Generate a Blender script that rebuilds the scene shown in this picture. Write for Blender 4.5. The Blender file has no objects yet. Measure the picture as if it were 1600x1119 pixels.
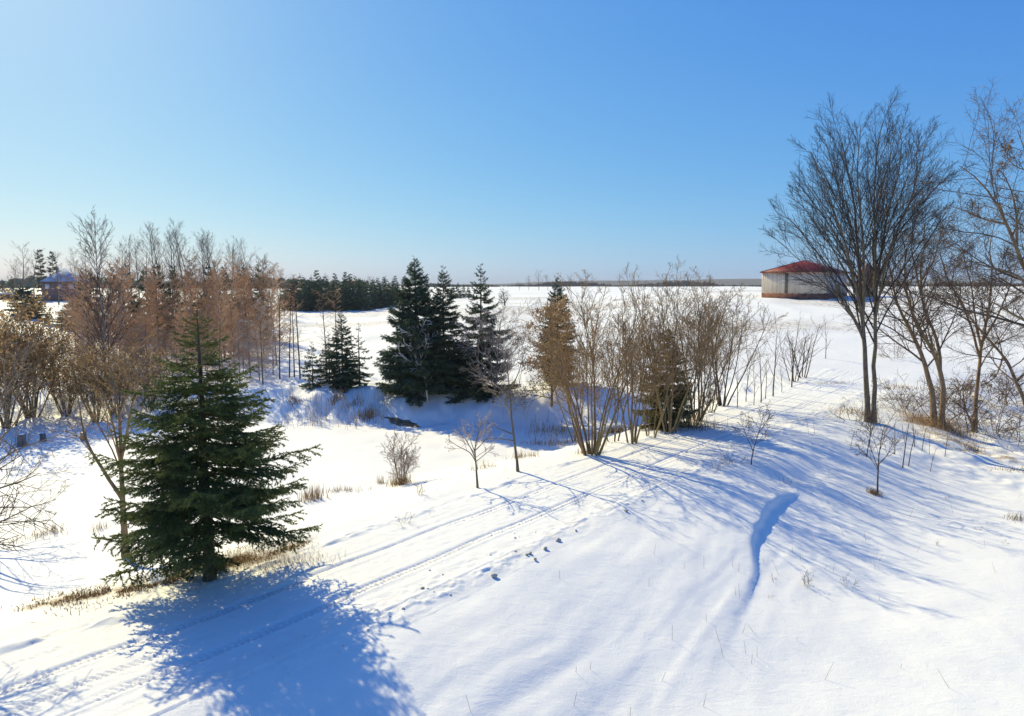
import bpy, math, random
import numpy as np
from mathutils import Vector, Matrix

# ------------------------------------------------------------------ camera, sky, sun, exposure
sc = bpy.context.scene
C = sc.collection
CAM_Z = 9.0
PITCH = math.radians(5.94)
F = 1081.0                      # focal length in photograph pixels (1600 wide)
cam = bpy.data.cameras.new('camera')
cam.lens = 36.0 * F / 1600.0
cam.clip_start = 0.1
cam.clip_end = 9000
cam_o = bpy.data.objects.new('camera', cam)
C.objects.link(cam_o)
cam_o.location = (0, 0, CAM_Z)
cam_o.rotation_euler = (math.pi / 2 - PITCH, 0, 0)
sc.camera = cam_o

SUN_EL = math.radians(35)
SUN_AZ = math.radians(-40)      # clockwise from +Y
world = bpy.data.worlds.new('World')
sc.world = world
world.use_nodes = True
nt = world.node_tree
bg = nt.nodes['Background']
sky = nt.nodes.new('ShaderNodeTexSky')
sky.sky_type = 'NISHITA'
sky.sun_disc = False
sky.sun_elevation = SUN_EL
sky.sun_rotation = SUN_AZ
sky.air_density = 1.0
sky.dust_density = 1.25
sky.ozone_density = 6.0
sky.altitude = 800
sp = nt.nodes.new('ShaderNodeSeparateColor')
cb = nt.nodes.new('ShaderNodeCombineColor')
nt.links.new(sky.outputs[0], sp.inputs[0])
for i, (g, k) in enumerate(((1.08, .89), (.745, .955), (.25, 1.0))):     # camera-like colour response for the clear winter sky
    a = nt.nodes.new('ShaderNodeMath'); a.operation = 'POWER'; a.inputs[1].default_value = g
    b = nt.nodes.new('ShaderNodeMath'); b.operation = 'MULTIPLY'; b.inputs[1].default_value = k * .1 ** g / .1
    nt.links.new(sp.outputs[i], a.inputs[0]); nt.links.new(a.outputs[0], b.inputs[0]); nt.links.new(b.outputs[0], cb.inputs[i])
nt.links.new(cb.outputs[0], bg.inputs[0])
bg.inputs[1].default_value = 0.079

sun = bpy.data.lights.new('sun', 'SUN')
sun.energy = 5.0
sun.angle = math.radians(0.55)
sun.color = (1, .89, .53)
sun_o = bpy.data.objects.new('sun', sun)
C.objects.link(sun_o)
sun_dir = Vector((math.sin(SUN_AZ) * math.cos(SUN_EL), math.cos(SUN_AZ) * math.cos(SUN_EL), math.sin(SUN_EL)))
sun_o.rotation_euler = (-sun_dir).to_track_quat('-Z', 'Y').to_euler()
sc.view_settings.view_transform = 'Standard'
sc.view_settings.look = 'None'
sc.view_settings.exposure = 0.22
sc.view_settings.gamma = 1.0

# ------------------------------------------------------------------ materials
def new_mat(name):
    m = bpy.data.materials.new(name); m.use_nodes = True
    return m, m.node_tree, m.node_tree.nodes['Principled BSDF']

def N(t, typ, **kw):
    n = t.nodes.new(typ)
    for k, v in kw.items():
        if hasattr(n, k): setattr(n, k, v)
        else: n.inputs[k].default_value = v
    return n

def mix(t, fac, a, b):
    n = t.nodes.new('ShaderNodeMix'); n.data_type = 'RGBA'
    for sock, v in ((n.inputs[0], fac), (n.inputs[6], a), (n.inputs[7], b)):
        if isinstance(v, bpy.types.NodeSocket): t.links.new(v, sock)
        elif isinstance(v, (tuple, list)): sock.default_value = (*v, 1)
        else: sock.default_value = v
    return n.outputs[2]

def ramp(t, src, lo, hi):
    n = t.nodes.new('ShaderNodeMapRange'); n.inputs[1].default_value = lo; n.inputs[2].default_value = hi
    t.links.new(src, n.inputs[0]); return n.outputs[0]

def noise_mat(name, c1, c2, scale, rough=.85, bump=0, lo=.35, hi=.65, transl=0, c3=None, obj_rand=0, stretch=None, bscale=None):
    m, t, p = new_mat(name)
    tc = N(t, 'ShaderNodeTexCoord')
    src = tc.outputs['Object']
    if stretch:
        mp = N(t, 'ShaderNodeMapping'); mp.inputs['Scale'].default_value = stretch
        t.links.new(src, mp.inputs[0]); src = mp.outputs[0]
    n = N(t, 'ShaderNodeTexNoise', Scale=scale, Detail=4.0)
    t.links.new(src, n.inputs['Vector'])
    col = mix(t, ramp(t, n.outputs[0], lo, hi), c1, c2)
    if c3:
        n2 = N(t, 'ShaderNodeTexNoise', Scale=scale * .23, Detail=2.0)
        t.links.new(src, n2.inputs['Vector'])
        col = mix(t, ramp(t, n2.outputs[0], .45, .7), col, c3)
    if obj_rand:
        oi = N(t, 'ShaderNodeObjectInfo'); hs = N(t, 'ShaderNodeHueSaturation')
        mr = N(t, 'ShaderNodeMapRange'); mr.inputs[3].default_value = 1 - obj_rand; mr.inputs[4].default_value = 1 + obj_rand
        t.links.new(oi.outputs['Random'], mr.inputs[0]); t.links.new(mr.outputs[0], hs.inputs['Value']); t.links.new(col, hs.inputs['Color'])
        col = hs.outputs[0]
    t.links.new(col, p.inputs['Base Color'])
    p.inputs['Roughness'].default_value = rough
    p.inputs['Specular IOR Level'].default_value = .25
    if bump:
        nb = N(t, 'ShaderNodeTexNoise', Scale=bscale or scale * 2.5, Detail=3.0)
        t.links.new(src, nb.inputs['Vector'])
        bp = N(t, 'ShaderNodeBump', Strength=.8, Distance=bump)
        t.links.new(nb.outputs[0], bp.inputs['Height']); t.links.new(bp.outputs[0], p.inputs['Normal'])
    if transl:
        tr = N(t, 'ShaderNodeBsdfTranslucent'); ms = N(t, 'ShaderNodeMixShader'); ms.inputs[0].default_value = transl
        t.links.new(col, tr.inputs[0]); t.links.new(p.outputs[0], ms.inputs[1]); t.links.new(tr.outputs[0], ms.inputs[2])
        t.links.new(ms.outputs[0], t.nodes['Material Output'].inputs[0])
    return m

M = {}
M['bark_grey'] = noise_mat('bark_grey', (.10, .075, .055), (.23, .18, .13), 9, bump=.02, stretch=(1, 1, .25), c3=(.20, .16, .07))
M['bark_dark'] = noise_mat('bark_dark', (.05, .035, .026), (.13, .095, .07), 9, bump=.02, stretch=(1, 1, .25))
M['bark_olive'] = noise_mat('bark_olive', (.13, .085, .05), (.29, .195, .11), 7, bump=.015, stretch=(1, 1, .25), c3=(.22, .18, .07))
M['bark_warm'] = noise_mat('bark_warm', (.17, .105, .06), (.38, .255, .15), 7, bump=.02, stretch=(1, 1, .25), c3=(.26, .19, .09))
M['bark_pale'] = noise_mat('bark_pale', (.22, .18, .15), (.45, .40, .35), 8, stretch=(1, 1, .4))
M['twig_brown'] = noise_mat('twig_brown', (.10, .065, .045), (.19, .13, .09), 1.5, obj_rand=.15)
M['twig_gold'] = noise_mat('twig_gold', (.19, .12, .06), (.36, .235, .12), 1.2, obj_rand=.15)
M['twig_dark'] = noise_mat('twig_dark', (.045, .036, .034), (.095, .075, .065), 1.5, obj_rand=.15)
M['twig_olive'] = noise_mat('twig_olive', (.17, .105, .05), (.33, .205, .09), 1.2, obj_rand=.12)
M['twig_red'] = noise_mat('twig_red', (.34, .19, .10), (.62, .38, .20), .6, obj_rand=.45, c3=(.46, .33, .2))
M['twig_mauve'] = noise_mat('twig_mauve', (.28, .21, .16), (.50, .39, .30), .8, obj_rand=.35)
M['twig_grey'] = noise_mat('twig_grey', (.55, .50, .45), (.72, .67, .62), 2, obj_rand=.1)
M['needle'] = noise_mat('needle', (.040, .072, .032), (.13, .165, .04), 1.3, rough=.6, transl=.32, c3=(.25, .24, .055), obj_rand=.18)  # third colour paints olive sunlit highlights into the needles
M['needle_mid'] = noise_mat('needle_mid', (.028, .056, .038), (.075, .11, .05), .9, rough=.6, transl=.18, obj_rand=.15)
M['needle_far'] = noise_mat('needle_far', (.030, .065, .045), (.07, .11, .05), .35, rough=.7, transl=.15, obj_rand=.3)
M['needle_olive'] = noise_mat('needle_olive', (.11, .10, .035), (.24, .19, .07), .9, rough=.7, transl=.2)
M['leaf_tan'] = noise_mat('leaf_tan', (.32, .19, .075), (.54, .36, .16), 2.2, rough=.7, transl=.35, obj_rand=.1)
M['leaf_brown'] = noise_mat('leaf_brown', (.36, .22, .10), (.56, .37, .18), 1.6, rough=.7, transl=.3)
M['grass_dry'] = noise_mat('grass_dry', (.24, .15, .06), (.46, .31, .13), 1.4, rough=.8, transl=.2, c3=(.15, .08, .035))
M['reed'] = noise_mat('reed', (.30, .19, .09), (.50, .36, .19), 1.0, rough=.8)
M['weed'] = noise_mat('weed', (.16, .12, .08), (.30, .22, .14), 3, rough=.9)
M['stump'] = noise_mat('stump', (.12, .10, .085), (.26, .22, .18), 6, bump=.02, stretch=(1, 1, .3))
M['clod'] = noise_mat('clod', (.52, .49, .45), (.84, .82, .78), 9, bump=.03, lo=.4, hi=.75)
M['water'] = noise_mat('water', (.09, .065, .04), (.22, .17, .10), 1.6, rough=.35, stretch=(.5, 2, 1))
M['hills'] = noise_mat('hills', (.05, .045, .045), (.10, .075, .06), .03, rough=1)
M['roof_red'] = noise_mat('roof_red', (.27, .017, .022), (.38, .035, .035), .5, rough=.55, bump=.01, stretch=(6, 6, .6), c3=(.15, .02, .02))
M['trim_dark'] = noise_mat('trim_dark', (.05, .02, .02), (.10, .05, .04), 3)
M['board_tan'] = noise_mat('board_tan', (.64, .53, .39), (.86, .75, .59), .8, rough=.8, stretch=(3, 3, .15), obj_rand=.13, c3=(.54, .45, .36))
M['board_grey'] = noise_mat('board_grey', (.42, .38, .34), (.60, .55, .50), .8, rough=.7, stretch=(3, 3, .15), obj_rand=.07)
M['footing'] = noise_mat('footing', (.12, .045, .03), (.24, .10, .065), 1.2, rough=.9)
M['silo'] = noise_mat('silo', (.26, .13, .06), (.40, .24, .12), 1.0, rough=.8)
M['silo_roof'] = noise_mat('silo_roof', (.20, .08, .06), (.30, .15, .10), 1.0, rough=.8)
M['brick_red'] = noise_mat('brick_red', (.16, .085, .08), (.25, .14, .13), 1.5, rough=.9)
M['roof_slate'] = noise_mat('roof_slate', (.30, .37, .46), (.42, .48, .56), .8, rough=.8)
M['window'] = noise_mat('window', (.45, .47, .48), (.55, .56, .58), .7, rough=.2)
M['white_trim'] = noise_mat('white_trim', (.70, .70, .70), (.80, .80, .80), 2, rough=.7)

def snow_material(name, track=False):
    m, t, p = new_mat(name)
    tc = N(t, 'ShaderNodeTexCoord')
    at = N(t, 'ShaderNodeAttribute'); at.attribute_name = 'dirt'
    n1 = N(t, 'ShaderNodeTexNoise', Scale=14.0, Detail=6.0, Roughness=.7)
    t.links.new(tc.outputs['Object'], n1.inputs['Vector'])
    n2 = N(t, 'ShaderNodeTexNoise', Scale=.4, Detail=4.0)
    t.links.new(tc.outputs['Object'], n2.inputs['Vector'])
    base = mix(t, ramp(t, n2.outputs[0], .35, .7), (.90, .88, .82), (.87, .85, .80))
    mu = N(t, 'ShaderNodeMath', operation='MULTIPLY')
    t.links.new(at.outputs['Fac'], mu.inputs[0]); t.links.new(ramp(t, n1.outputs[0], .40, .60), mu.inputs[1])
    n6 = N(t, 'ShaderNodeTexNoise', Scale=1.5, Detail=5.0, Roughness=.7)
    t.links.new(tc.outputs['Object'], n6.inputs['Vector'])
    mu2 = N(t, 'ShaderNodeMath', operation='MULTIPLY')
    t.links.new(mu.outputs[0], mu2.inputs[0]); t.links.new(ramp(t, n6.outputs[0], .42, .56), mu2.inputs[1]); mu = mu2
    dirtc = mix(t, ramp(t, n1.outputs[0], .45, .7), (.30, .21, .12), (.50, .38, .22))
    t.links.new(mix(t, mu.outputs[0], base, dirtc), p.inputs['Base Color'])
    p.inputs['Roughness'].default_value = .65
    p.inputs['Specular IOR Level'].default_value = .3
    n3 = N(t, 'ShaderNodeTexNoise', Scale=22.0, Detail=6.0, Roughness=.75)
    t.links.new(tc.outputs['Object'], n3.inputs['Vector'])
    n4 = N(t, 'ShaderNodeTexNoise', Scale=2.2, Detail=5.0)
    t.links.new(tc.outputs['Object'], n4.inputs['Vector'])
    b1 = N(t, 'ShaderNodeBump', Strength=.7, Distance=.028 if track else .022)
    t.links.new(n3.outputs[0], b1.inputs['Height'])
    b2 = N(t, 'ShaderNodeBump', Strength=.5, Distance=.03)
    t.links.new(n4.outputs[0], b2.inputs['Height']); t.links.new(b1.outputs[0], b2.inputs['Normal'])
    mp = N(t, 'ShaderNodeMapping'); mp.inputs['Rotation'].default_value = (0, 0, -.87); mp.inputs['Scale'].default_value = (1.5, 3.4, 1)
    t.links.new(tc.outputs['Object'], mp.inputs[0])
    n5 = N(t, 'ShaderNodeTexNoise', Scale=1.0, Detail=6.0, Roughness=.65, Distortion=.6)
    t.links.new(mp.outputs[0], n5.inputs['Vector'])
    b3 = N(t, 'ShaderNodeBump', Strength=.4, Distance=.05)
    t.links.new(n5.outputs[0], b3.inputs['Height']); t.links.new(b2.outputs[0], b3.inputs['Normal'])
    t.links.new(b3.outputs[0], p.inputs['Normal'])
    return m
M['snow'] = snow_material('snow')
M['snow_road'] = snow_material('snow_road', True)

# ------------------------------------------------------------------ terrain
def vnoise(x, y, seed=0):
    x = np.asarray(x, float); y = np.asarray(y, float)
    xi = np.floor(x).astype(np.int64); yi = np.floor(y).astype(np.int64)
    fx = x - xi; fy = y - yi
    fx = fx * fx * fx * (fx * (fx * 6 - 15) + 10); fy = fy * fy * fy * (fy * (fy * 6 - 15) + 10)
    def h(a, b):
        n = (a * 374761393 + b * 668265263 + seed * 1442695041) & 0x7fffffff
        n = ((n ^ (n >> 13)) * 1274126177) & 0x7fffffff
        return ((n ^ (n >> 16)) & 0xffff) / 32767.5 - 1
    return (h(xi, yi) * (1 - fx) + h(xi + 1, yi) * fx) * (1 - fy) + (h(xi, yi + 1) * (1 - fx) + h(xi + 1, yi + 1) * fx) * fy

def fbm(x, y, seed=0, o=3):
    r = 0; a = 1
    for i in range(o):
        r = r + a * vnoise(x * 2 ** i + 17.3 * i, y * 2 ** i - 9.1 * i, seed + i); a *= .5
    return r

def sst(a, b, x):
    t = np.clip((x - a) / (b - a), 0, 1)
    return t * t * (3 - 2 * t)

RO = np.array((-9.2, 21.0)); RU = np.array((.645, .764)); RN = np.array((.764, -.645))
def road_sd(x, y):
    dx = x - RO[0]; dy = y - RO[1]
    return dx * RU[0] + dy * RU[1], dx * RN[0] + dy * RN[1]
def road_xy(s, d):
    return RO[0] + s * RU[0] + d * RN[0], RO[1] + s * RU[1] + d * RN[1]

LY = [-100, 62, 80, 130, 200, 300, 600, 1500, 9000]; LZ = [0, 0, .45, 1.9, 3.5, 4.9, 6.6, 7.6, 8.0]
CY = [-100, 60, 80, 130, 200, 320, 600, 1500, 9000]; CZ = [0, -.1, .9, 2.9, 5.0, 6.9, 7.6, 8.0, 8.2]
RY = [-100, 60, 100, 143, 170, 250, 500, 1500, 9000]; RZ = [0, 0, 3.0, 6.6, 7.3, 7.8, 8.0, 8.2, 8.4]
def smooth_interp(y, a, b):
    return (np.interp(y * .93, a, b) + np.interp(y, a, b) * 2 + np.interp(y * 1.07, a, b)) / 4

def ground(x, y, fine=True):
    x = np.asarray(x, float); y = np.asarray(y, float)
    s, d = road_sd(x, y)
    # left of the road: bank down to the meadow and the frozen pond
    wob = .8 * vnoise(s * .17, d * .17, 5)
    left = -1.55 - .55 * sst(14, 26, s)
    zl = left * sst(.2, 8.0, -d + wob)
    # right of the road: rounded bank, then a hollow
    near = sst(24, 34, s)
    hol = -1.55 * (1 - near) - 1.7 * near
    w0 = 5.5 + 1.5 * near; w1 = 16 + 2 * near
    zr = hol * sst(w0, w1, d + .5 * vnoise(s * .2, 3.3, 8)) - .35 * sst(13, 34, d)
    # wind-cut drop on the bank
    dc = np.interp(s, [2, 6.7, 7.9, 9.4, 10.8, 12.3, 13.9, 15.5, 16.9, 19.4, 20.9, 22.4, 24], [13.2, 13.1, 13.1, 12.8, 12.55, 12.2, 11.7, 11.05, 10.62, 10.2, 10.1, 10.35, 10.6]) + .06 * vnoise(s * 1.7, 0 * s, 19)
    hc = .8 * np.interp(s, [6.7, 7.9, 9.4, 10.8, 12.3, 13.9, 15.5, 16.9, 19.0, 20.9, 22.2, 23], [0, .03, .05, .07, .09, .13, .20, .28, .34, .30, .14, 0])
    zr = zr + hc * (.55 * sst(4.5, 0, dc - d) * (d < dc) + (.55 - 1.15 * sst(0, .16, d - dc)) * (d >= dc) + .60 * sst(.15, 3.2, d - dc) * (d >= dc))
    z = np.where(d < 0, zl, zr * (d > 6))
    # far shore of the pond
    pond = sst(.0, 1.0, (y - 55.0) / 6.0 + .10 * vnoise(x * .3, y * .3, 2) - .0 * x)
    bankw = np.where(d < 0, pond, 0)
    z = z * (1 - bankw)
    z = z + np.where(d < -2, .35 * np.exp(-((y - 58.5) / 2.2) ** 2) * (vnoise(x * .6, y * .5, 33) + .4), 0)
    # fields
    r = x / np.maximum(y, 20)
    wl = sst(.02, -.26, r); wr = sst(.05, .36, r)
    zf = smooth_interp(y, CY, CZ) * (1 - wl - wr) + smooth_interp(y, LY, LZ) * wl + smooth_interp(y, RY, RZ) * wr
    wf = sst(56, 74, y)
    z = z * (1 - wf) + zf * wf + zf * (1 - wf) * 0
    amp = sst(0, 30, y - 60)
    z = z + .5 * amp * fbm(x * .02, y * .02, 71, 2)
    if fine:
        onroad = sst(-1.2, .2, d) * sst(7.2, 6.0, d)
        z = z + (1 - onroad) * (.045 * fbm(x * .35, y * .35, 11, 3))
        # wind ripples running along the bank
        rip = sst(6.2, 8.2, d) * sst(17, 12, d) * sst(30, 22, s)
        u = d * .62 + s * .10 + .55 * vnoise(s * .16, d * .30, 21)
        z = z + rip * .028 * (np.sin(u * 5.2) * .35 + 1.0 * fbm(u * 2.6, s * .3, 41, 3)) * (.35 + .65 * (vnoise(s * .12, d * .2, 44) * .5 + .5))
        # rough lumpy ground by the pond and on the far slope
        z = z + (d < -1) * .17 * sst(50.5, 56, y) * sst(72, 62, y) * fbm(x * .9, y * .9, 51, 4)
        z = z + sst(80, 100, y) * sst(260, 180, y) * .16 * fbm(x * .22, y * .14, 61, 4)
        hum = sst(8.5, 13, d) * sst(30, 38, s)
        z = z + hum * .16 * fbm(x * .7, y * .7, 91, 3)
        # hollow scoop near the sapling and the trench by the shrubs
        z = z - .20 * np.exp(-(((s - 25.8) / 2.4) ** 2 + ((d - 9.6 - .25 * (s - 25.8)) / .9) ** 2)) + .12 * np.exp(-(((s - 27.2) / 3.0) ** 2 + ((d - 8.2) / 1.2) ** 2))
    return z

def ray(px, py):
    u = (px - 800) / F; v = -(py - 559.5) / F
    c, s_ = math.cos(PITCH), math.sin(PITCH)
    return np.array((u, c + v * s_, -s_ + v * c))

_T = np.concatenate((np.arange(8, 80, .05), np.arange(80, 900, .5)))
def at(px, py):
    """where the sight line of a photograph pixel meets the ground"""
    r = ray(px, py)
    g = ground(r[0] * _T, r[1] * _T, False)
    hit = np.nonzero(CAM_Z + r[2] * _T <= g)[0]
    t = _T[hit[0]] if len(hit) else 400
    x, y = r[0] * t, r[1] * t
    return float(x), float(y), float(ground(x, y))

def col(px, y):
    """ground point in the photograph column px at distance y"""
    x = 0.0
    for _ in range(4):
        z = float(ground(x, y))
        x = (px - 800) / F * (y * math.cos(PITCH) - (z - CAM_Z) * math.sin(PITCH))
    return x, y, float(ground(x, y))

def z_at(py, y):
    k = (559.5 - py) / F
    return CAM_Z + y * (k * math.cos(PITCH) - math.sin(PITCH)) / (math.cos(PITCH) + k * math.sin(PITCH))

def height(py_top, p):
    return z_at(py_top, p[1]) - p[2]

# ------------------------------------------------------------------ mesh helpers
def mesh_np(name, verts, faces_list, mats, mat_idx=None, smooth=False):
    me = bpy.data.meshes.new(name)
    verts = np.asarray(verts, np.float32)
    me.vertices.add(len(verts)); me.vertices.foreach_set('co', verts.ravel())
    loops = np.concatenate([f.ravel() for f in faces_list]).astype(np.int32)
    starts = []; off = 0
    for f in faces_list:
        starts.append(off + np.arange(len(f)) * f.shape[1]); off += f.size
    starts = np.concatenate(starts).astype(np.int32)
    me.loops.add(len(loops)); me.loops.foreach_set('vertex_index', loops)
    me.polygons.add(len(starts)); me.polygons.foreach_set('loop_start', starts)
    if smooth: me.polygons.foreach_set('use_smooth', np.ones(len(starts), bool))
    for m in mats: me.materials.append(m)
    if mat_idx is not None: me.polygons.foreach_set('material_index', np.asarray(mat_idx, np.int32))
    me.update(calc_edges=True)
    return me

class Geo:
    """collects tubes, triangles and quads and makes one mesh of them"""
    def __init__(self): self.ch = []; self.tri = []; self.quad = []
    def tube(self, pts, rad, sides=3): self.ch.append((pts, rad, sides))
    def arrays(self):
        V = []; Q = []; T = []; off = 0
        b = {}
        for p, r, s in self.ch: b.setdefault((len(p), s), []).append((p, r))
        for (k, s), lst in b.items():
            P = np.array([l[0] for l in lst], float); R = np.array([l[1] for l in lst], float); n = len(P)
            tg = np.empty_like(P); tg[:, 1:-1] = P[:, 2:] - P[:, :-2]; tg[:, 0] = P[:, 1] - P[:, 0]; tg[:, -1] = P[:, -1] - P[:, -2]
            tg /= np.linalg.norm(tg, axis=2, keepdims=True) + 1e-9
            m = tg.mean(1); ax = np.where(np.abs(m[:, :1]) < .75, np.array([[1., 0, 0]]), np.array([[0, 1., 0]]))
            a = np.cross(tg, ax[:, None, :]); a /= np.linalg.norm(a, axis=2, keepdims=True) + 1e-9
            c = np.cross(tg, a)
            th = np.arange(s) * 2 * math.pi / s
            ring = P[:, :, None, :] + R[:, :, None, None] * (a[:, :, None, :] * np.cos(th)[None, None, :, None] + c[:, :, None, :] * np.sin(th)[None, None, :, None])
            V.append(ring.reshape(-1, 3))
            i = np.arange(n)[:, None, None] * k * s + np.arange(k - 1)[None, :, None] * s
            j = np.arange(s)[None, None, :]; j2 = (j + 1) % s
            Q.append(np.stack((i + j, i + j2, i + s + j2, i + s + j), -1).reshape(-1, 4) + off)
            off += n * k * s
        for t in self.tri:
            t = np.asarray(t, float).reshape(-1, 3, 3)
            V.append(t.reshape(-1, 3)); T.append(np.arange(len(t) * 3).reshape(-1, 3) + off); off += len(t) * 3
        for q in self.quad:
            q = np.asarray(q, float).reshape(-1, 4, 3)
            V.append(q.reshape(-1, 3)); Q.append(np.arange(len(q) * 4).reshape(-1, 4) + off); off += len(q) * 4
        return np.concatenate(V), [f for f in ((np.concatenate(Q) if Q else None), (np.concatenate(T) if T else None)) if f is not None]
    def mesh(self, name, mat, smooth=False):
        V, Fc = self.arrays()
        return mesh_np(name, V, Fc, [mat], smooth=smooth)

def link(name, me, parent=None, loc=(0, 0, 0), rot=0, kind=None):
    o = bpy.data.objects.new(name, me); C.objects.link(o)
    if parent is not None: o.parent = parent
    o.location = loc
    if rot: o.rotation_euler = (0, 0, rot)
    if kind: o['kind'] = kind
    return o

def tag(o, label, cat, group=None):
    o['label'] = label; o['category'] = cat
    if group: o['group'] = group
    return o

def thing(name, label, cat, loc, rot=0, group=None, scale=1):
    o = bpy.data.objects.new(name, None); C.objects.link(o)
    o.location = loc; o.rotation_euler = (0, 0, rot)
    o.scale = scale if isinstance(scale, tuple) else (scale,) * 3
    o.empty_display_size = .3
    return tag(o, label, cat, group)

def place(variant, name, label, cat, loc, rot=0, group=None, scale=1):
    """a thing whose parts share the variant's mesh data: [(part name, mesh, kind or None), ...]"""
    t = thing(name, label, cat, loc, rot, group, scale)
    for pn, me, kd in variant: link(pn, me, t, kind=kd)
    return t

def box_mesh(name, x0, x1, y0, y1, z0, z1, mat):
    v = [(x, y, z) for z in (z0, z1) for y in (y0, y1) for x in (x0, x1)]
    f = np.array([(0, 2, 3, 1), (4, 5, 7, 6), (0, 1, 5, 4), (2, 6, 7, 3), (0, 4, 6, 2), (1, 3, 7, 5)])
    return mesh_np(name, v, [f], [mat])

# ------------------------------------------------------------------ ground, road
def grow_axis(parts):
    out = []
    for a, b, st in parts: out.append(np.arange(a, b, st))
    return np.unique(np.concatenate(out + [np.array([parts[-1][1]])]))
def geom(a, b, st, k):
    v = [a]
    while v[-1] < b: v.append(v[-1] + st); st *= k
    return np.array(v)

def grid_mesh(name, X, Y, Z, mat, attr=None):
    ny, nx = X.shape
    V = np.stack((X, Y, Z), -1).reshape(-1, 3)
    i = (np.arange(ny - 1)[:, None] * nx + np.arange(nx - 1)[None, :])
    Fq = np.stack((i, i + 1, i + nx + 1, i + nx), -1).reshape(-1, 4)
    me = mesh_np(name, V, [Fq], [mat], smooth=True)
    if attr is not None:
        at_ = me.attributes.new('dirt', 'FLOAT', 'POINT'); at_.data.foreach_set('value', attr.ravel().astype(np.float32))
    return me

def grass_d(s): return np.interp(s, [-5, -4, -2.4, -.4, 1.8, 3.5], [-2.2, -1.85, -1.1, -.5, -.35, -.2]) + .18 * vnoise(s * .9, 0 * s, 7)
xs = np.concatenate((-geom(17, 4000, .14, 1.035)[::-1], np.arange(-16.9, 27.9, .115), geom(28, 4000, .14, 1.035)))
ys = np.concatenate((-geom(-8, 60, .8, 1.2)[::-1] , np.arange(9, 44, .115), geom(44, 6000, .13, 1.03)))
ys = np.unique(np.concatenate((ys[ys < 8.9], np.arange(8.9, 9.0, .5), ys[ys >= 9])))
GX, GY = np.meshgrid(xs, ys)
GZ = ground(GX, GY)
S_, D_ = road_sd(GX, GY)
dirt = 3.2 * np.exp(-((D_ - grass_d(S_)) / .42) ** 2) * sst(-5.4, -3.6, S_) * sst(4.2, 2.4, S_)
st_ = sst(84, 95, GY) * sst(330, 200, GY) * np.clip(vnoise(GX * .03, GY * .09, 55) + .25 * vnoise(GX * .2, GY * .3, 56) + .1, 0, 1)
dirt = np.maximum(dirt, 1.5 * st_)
humd = sst(9, 12, D_) * sst(36, 42, S_) * sst(70, 60, S_) * np.clip(fbm(GX * .5, GY * .5, 66, 3), 0, 1)
dirt = np.maximum(dirt, 2.2 * humd)
# sink the sheet below the road strip
inr = sst(.15, .45, D_) * sst(6.65, 6.3, D_) * sst(-17.5, -17, S_) * sst(63, 60, S_)
GZ = GZ - .12 * inr
gme = grid_mesh('ground', GX, GY, GZ, M['snow'], dirt)
g_o = link('ground', gme, kind='structure')

# road: a packed-snow strip with ruts, tread marks and a rough ploughed edge
sv = np.concatenate((np.arange(-18, 7, .045), np.arange(7, 30, .09), np.arange(30, 64, .2)))
dv = np.arange(-.45, 7.25, .045)
DD, SS = np.meshgrid(dv, sv)
wv = .10 * vnoise(SS * .12, 0 * SS, 3) + .06 * vnoise(SS * .4, 0 * SS, 4)
RX, RY_ = road_xy(SS, DD)
Zr = ground(RX, RY_)
e = DD + wv
drift = .45 * np.interp(SS, [-18, 0, 12, 22], [.6, .5, 0, -.45])
det = np.zeros_like(DD)
for c0, w, dep in ((2.15, .10, .045), (2.38, .07, .035), (4.05, .09, .05), (4.3, .06, .045), (4.62, .10, .016), (1.75, .10, .012)):
    ln = .55 + .45 * vnoise(SS * .25 + c0 * 9, 0 * SS, 13)
    det -= 1.05 * dep * ln * np.exp(-((e - c0 - drift) / w) ** 2)
    det += dep * .4 * ln * np.exp(-((e - c0 - drift - w * 2.0) / w) ** 2)
# chevron tread marks
for c0, w, per, a, s0, s1 in ((3.55, .17, .16, .024, -20, -1.5), (2.26, .18, .15, .020, -20, 44), (4.2, .22, .17, .026, -6, 34), (1.2, .14, .16, .008, -20, 0)):
    win = sst(w, w * .6, np.abs(e - c0 - (drift if c0 != 3.55 else 0))) * sst(s0, s0 + 2, SS) * sst(s1, s1 - 2, SS)
    det += win * (a * np.sign(np.sin((SS + .5 * np.abs(e - c0 - drift)) * 2 * math.pi / per)) - a * .8)
det += .005 * fbm(SS * .35, DD * 5.0, 81, 2) * sst(.2, 1.0, DD) * sst(6.6, 5.8, DD)
det += .007 * fbm(SS * 3, DD * 4, 85, 2)
edge = np.exp(-((DD - 6.1 + .2 * vnoise(SS * .4, 0 * SS, 14)) / .35) ** 2)
edge = edge * (.25 + .75 * sst(-3, 2, SS))
det += edge * (.035 + .045 * np.clip(fbm(SS * 3.1, DD * 4.2, 87, 4), -.3, 1.2))
edge2 = np.exp(-((DD - 5.55) / .3) ** 2)
det += edge2 * .03 * sst(-3, 2, SS) * np.clip(fbm(SS * 2.6, DD * 3.2, 88, 3), -.3, 1.2)
edl = np.exp(-((DD - .55 + .25 * vnoise(SS * .3, 0 * SS, 15)) / .25) ** 2)
det += edl * .09 * np.clip(fbm(SS * .9, DD * 2, 89, 3), -.2, 1)
lip = sst(-.45, -.1, DD) * sst(7.25, 6.9, DD)
crown = .035 * sst(7.15, 5.6, DD) * sst(-.45, .4, DD)
rim = np.minimum(sst(-.45, .5, DD), sst(7.25, 6.3, DD))
det = np.where(det < 0, det * rim, det)
Zr = Zr + det * lip + crown - .10 * (1 - lip)
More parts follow.
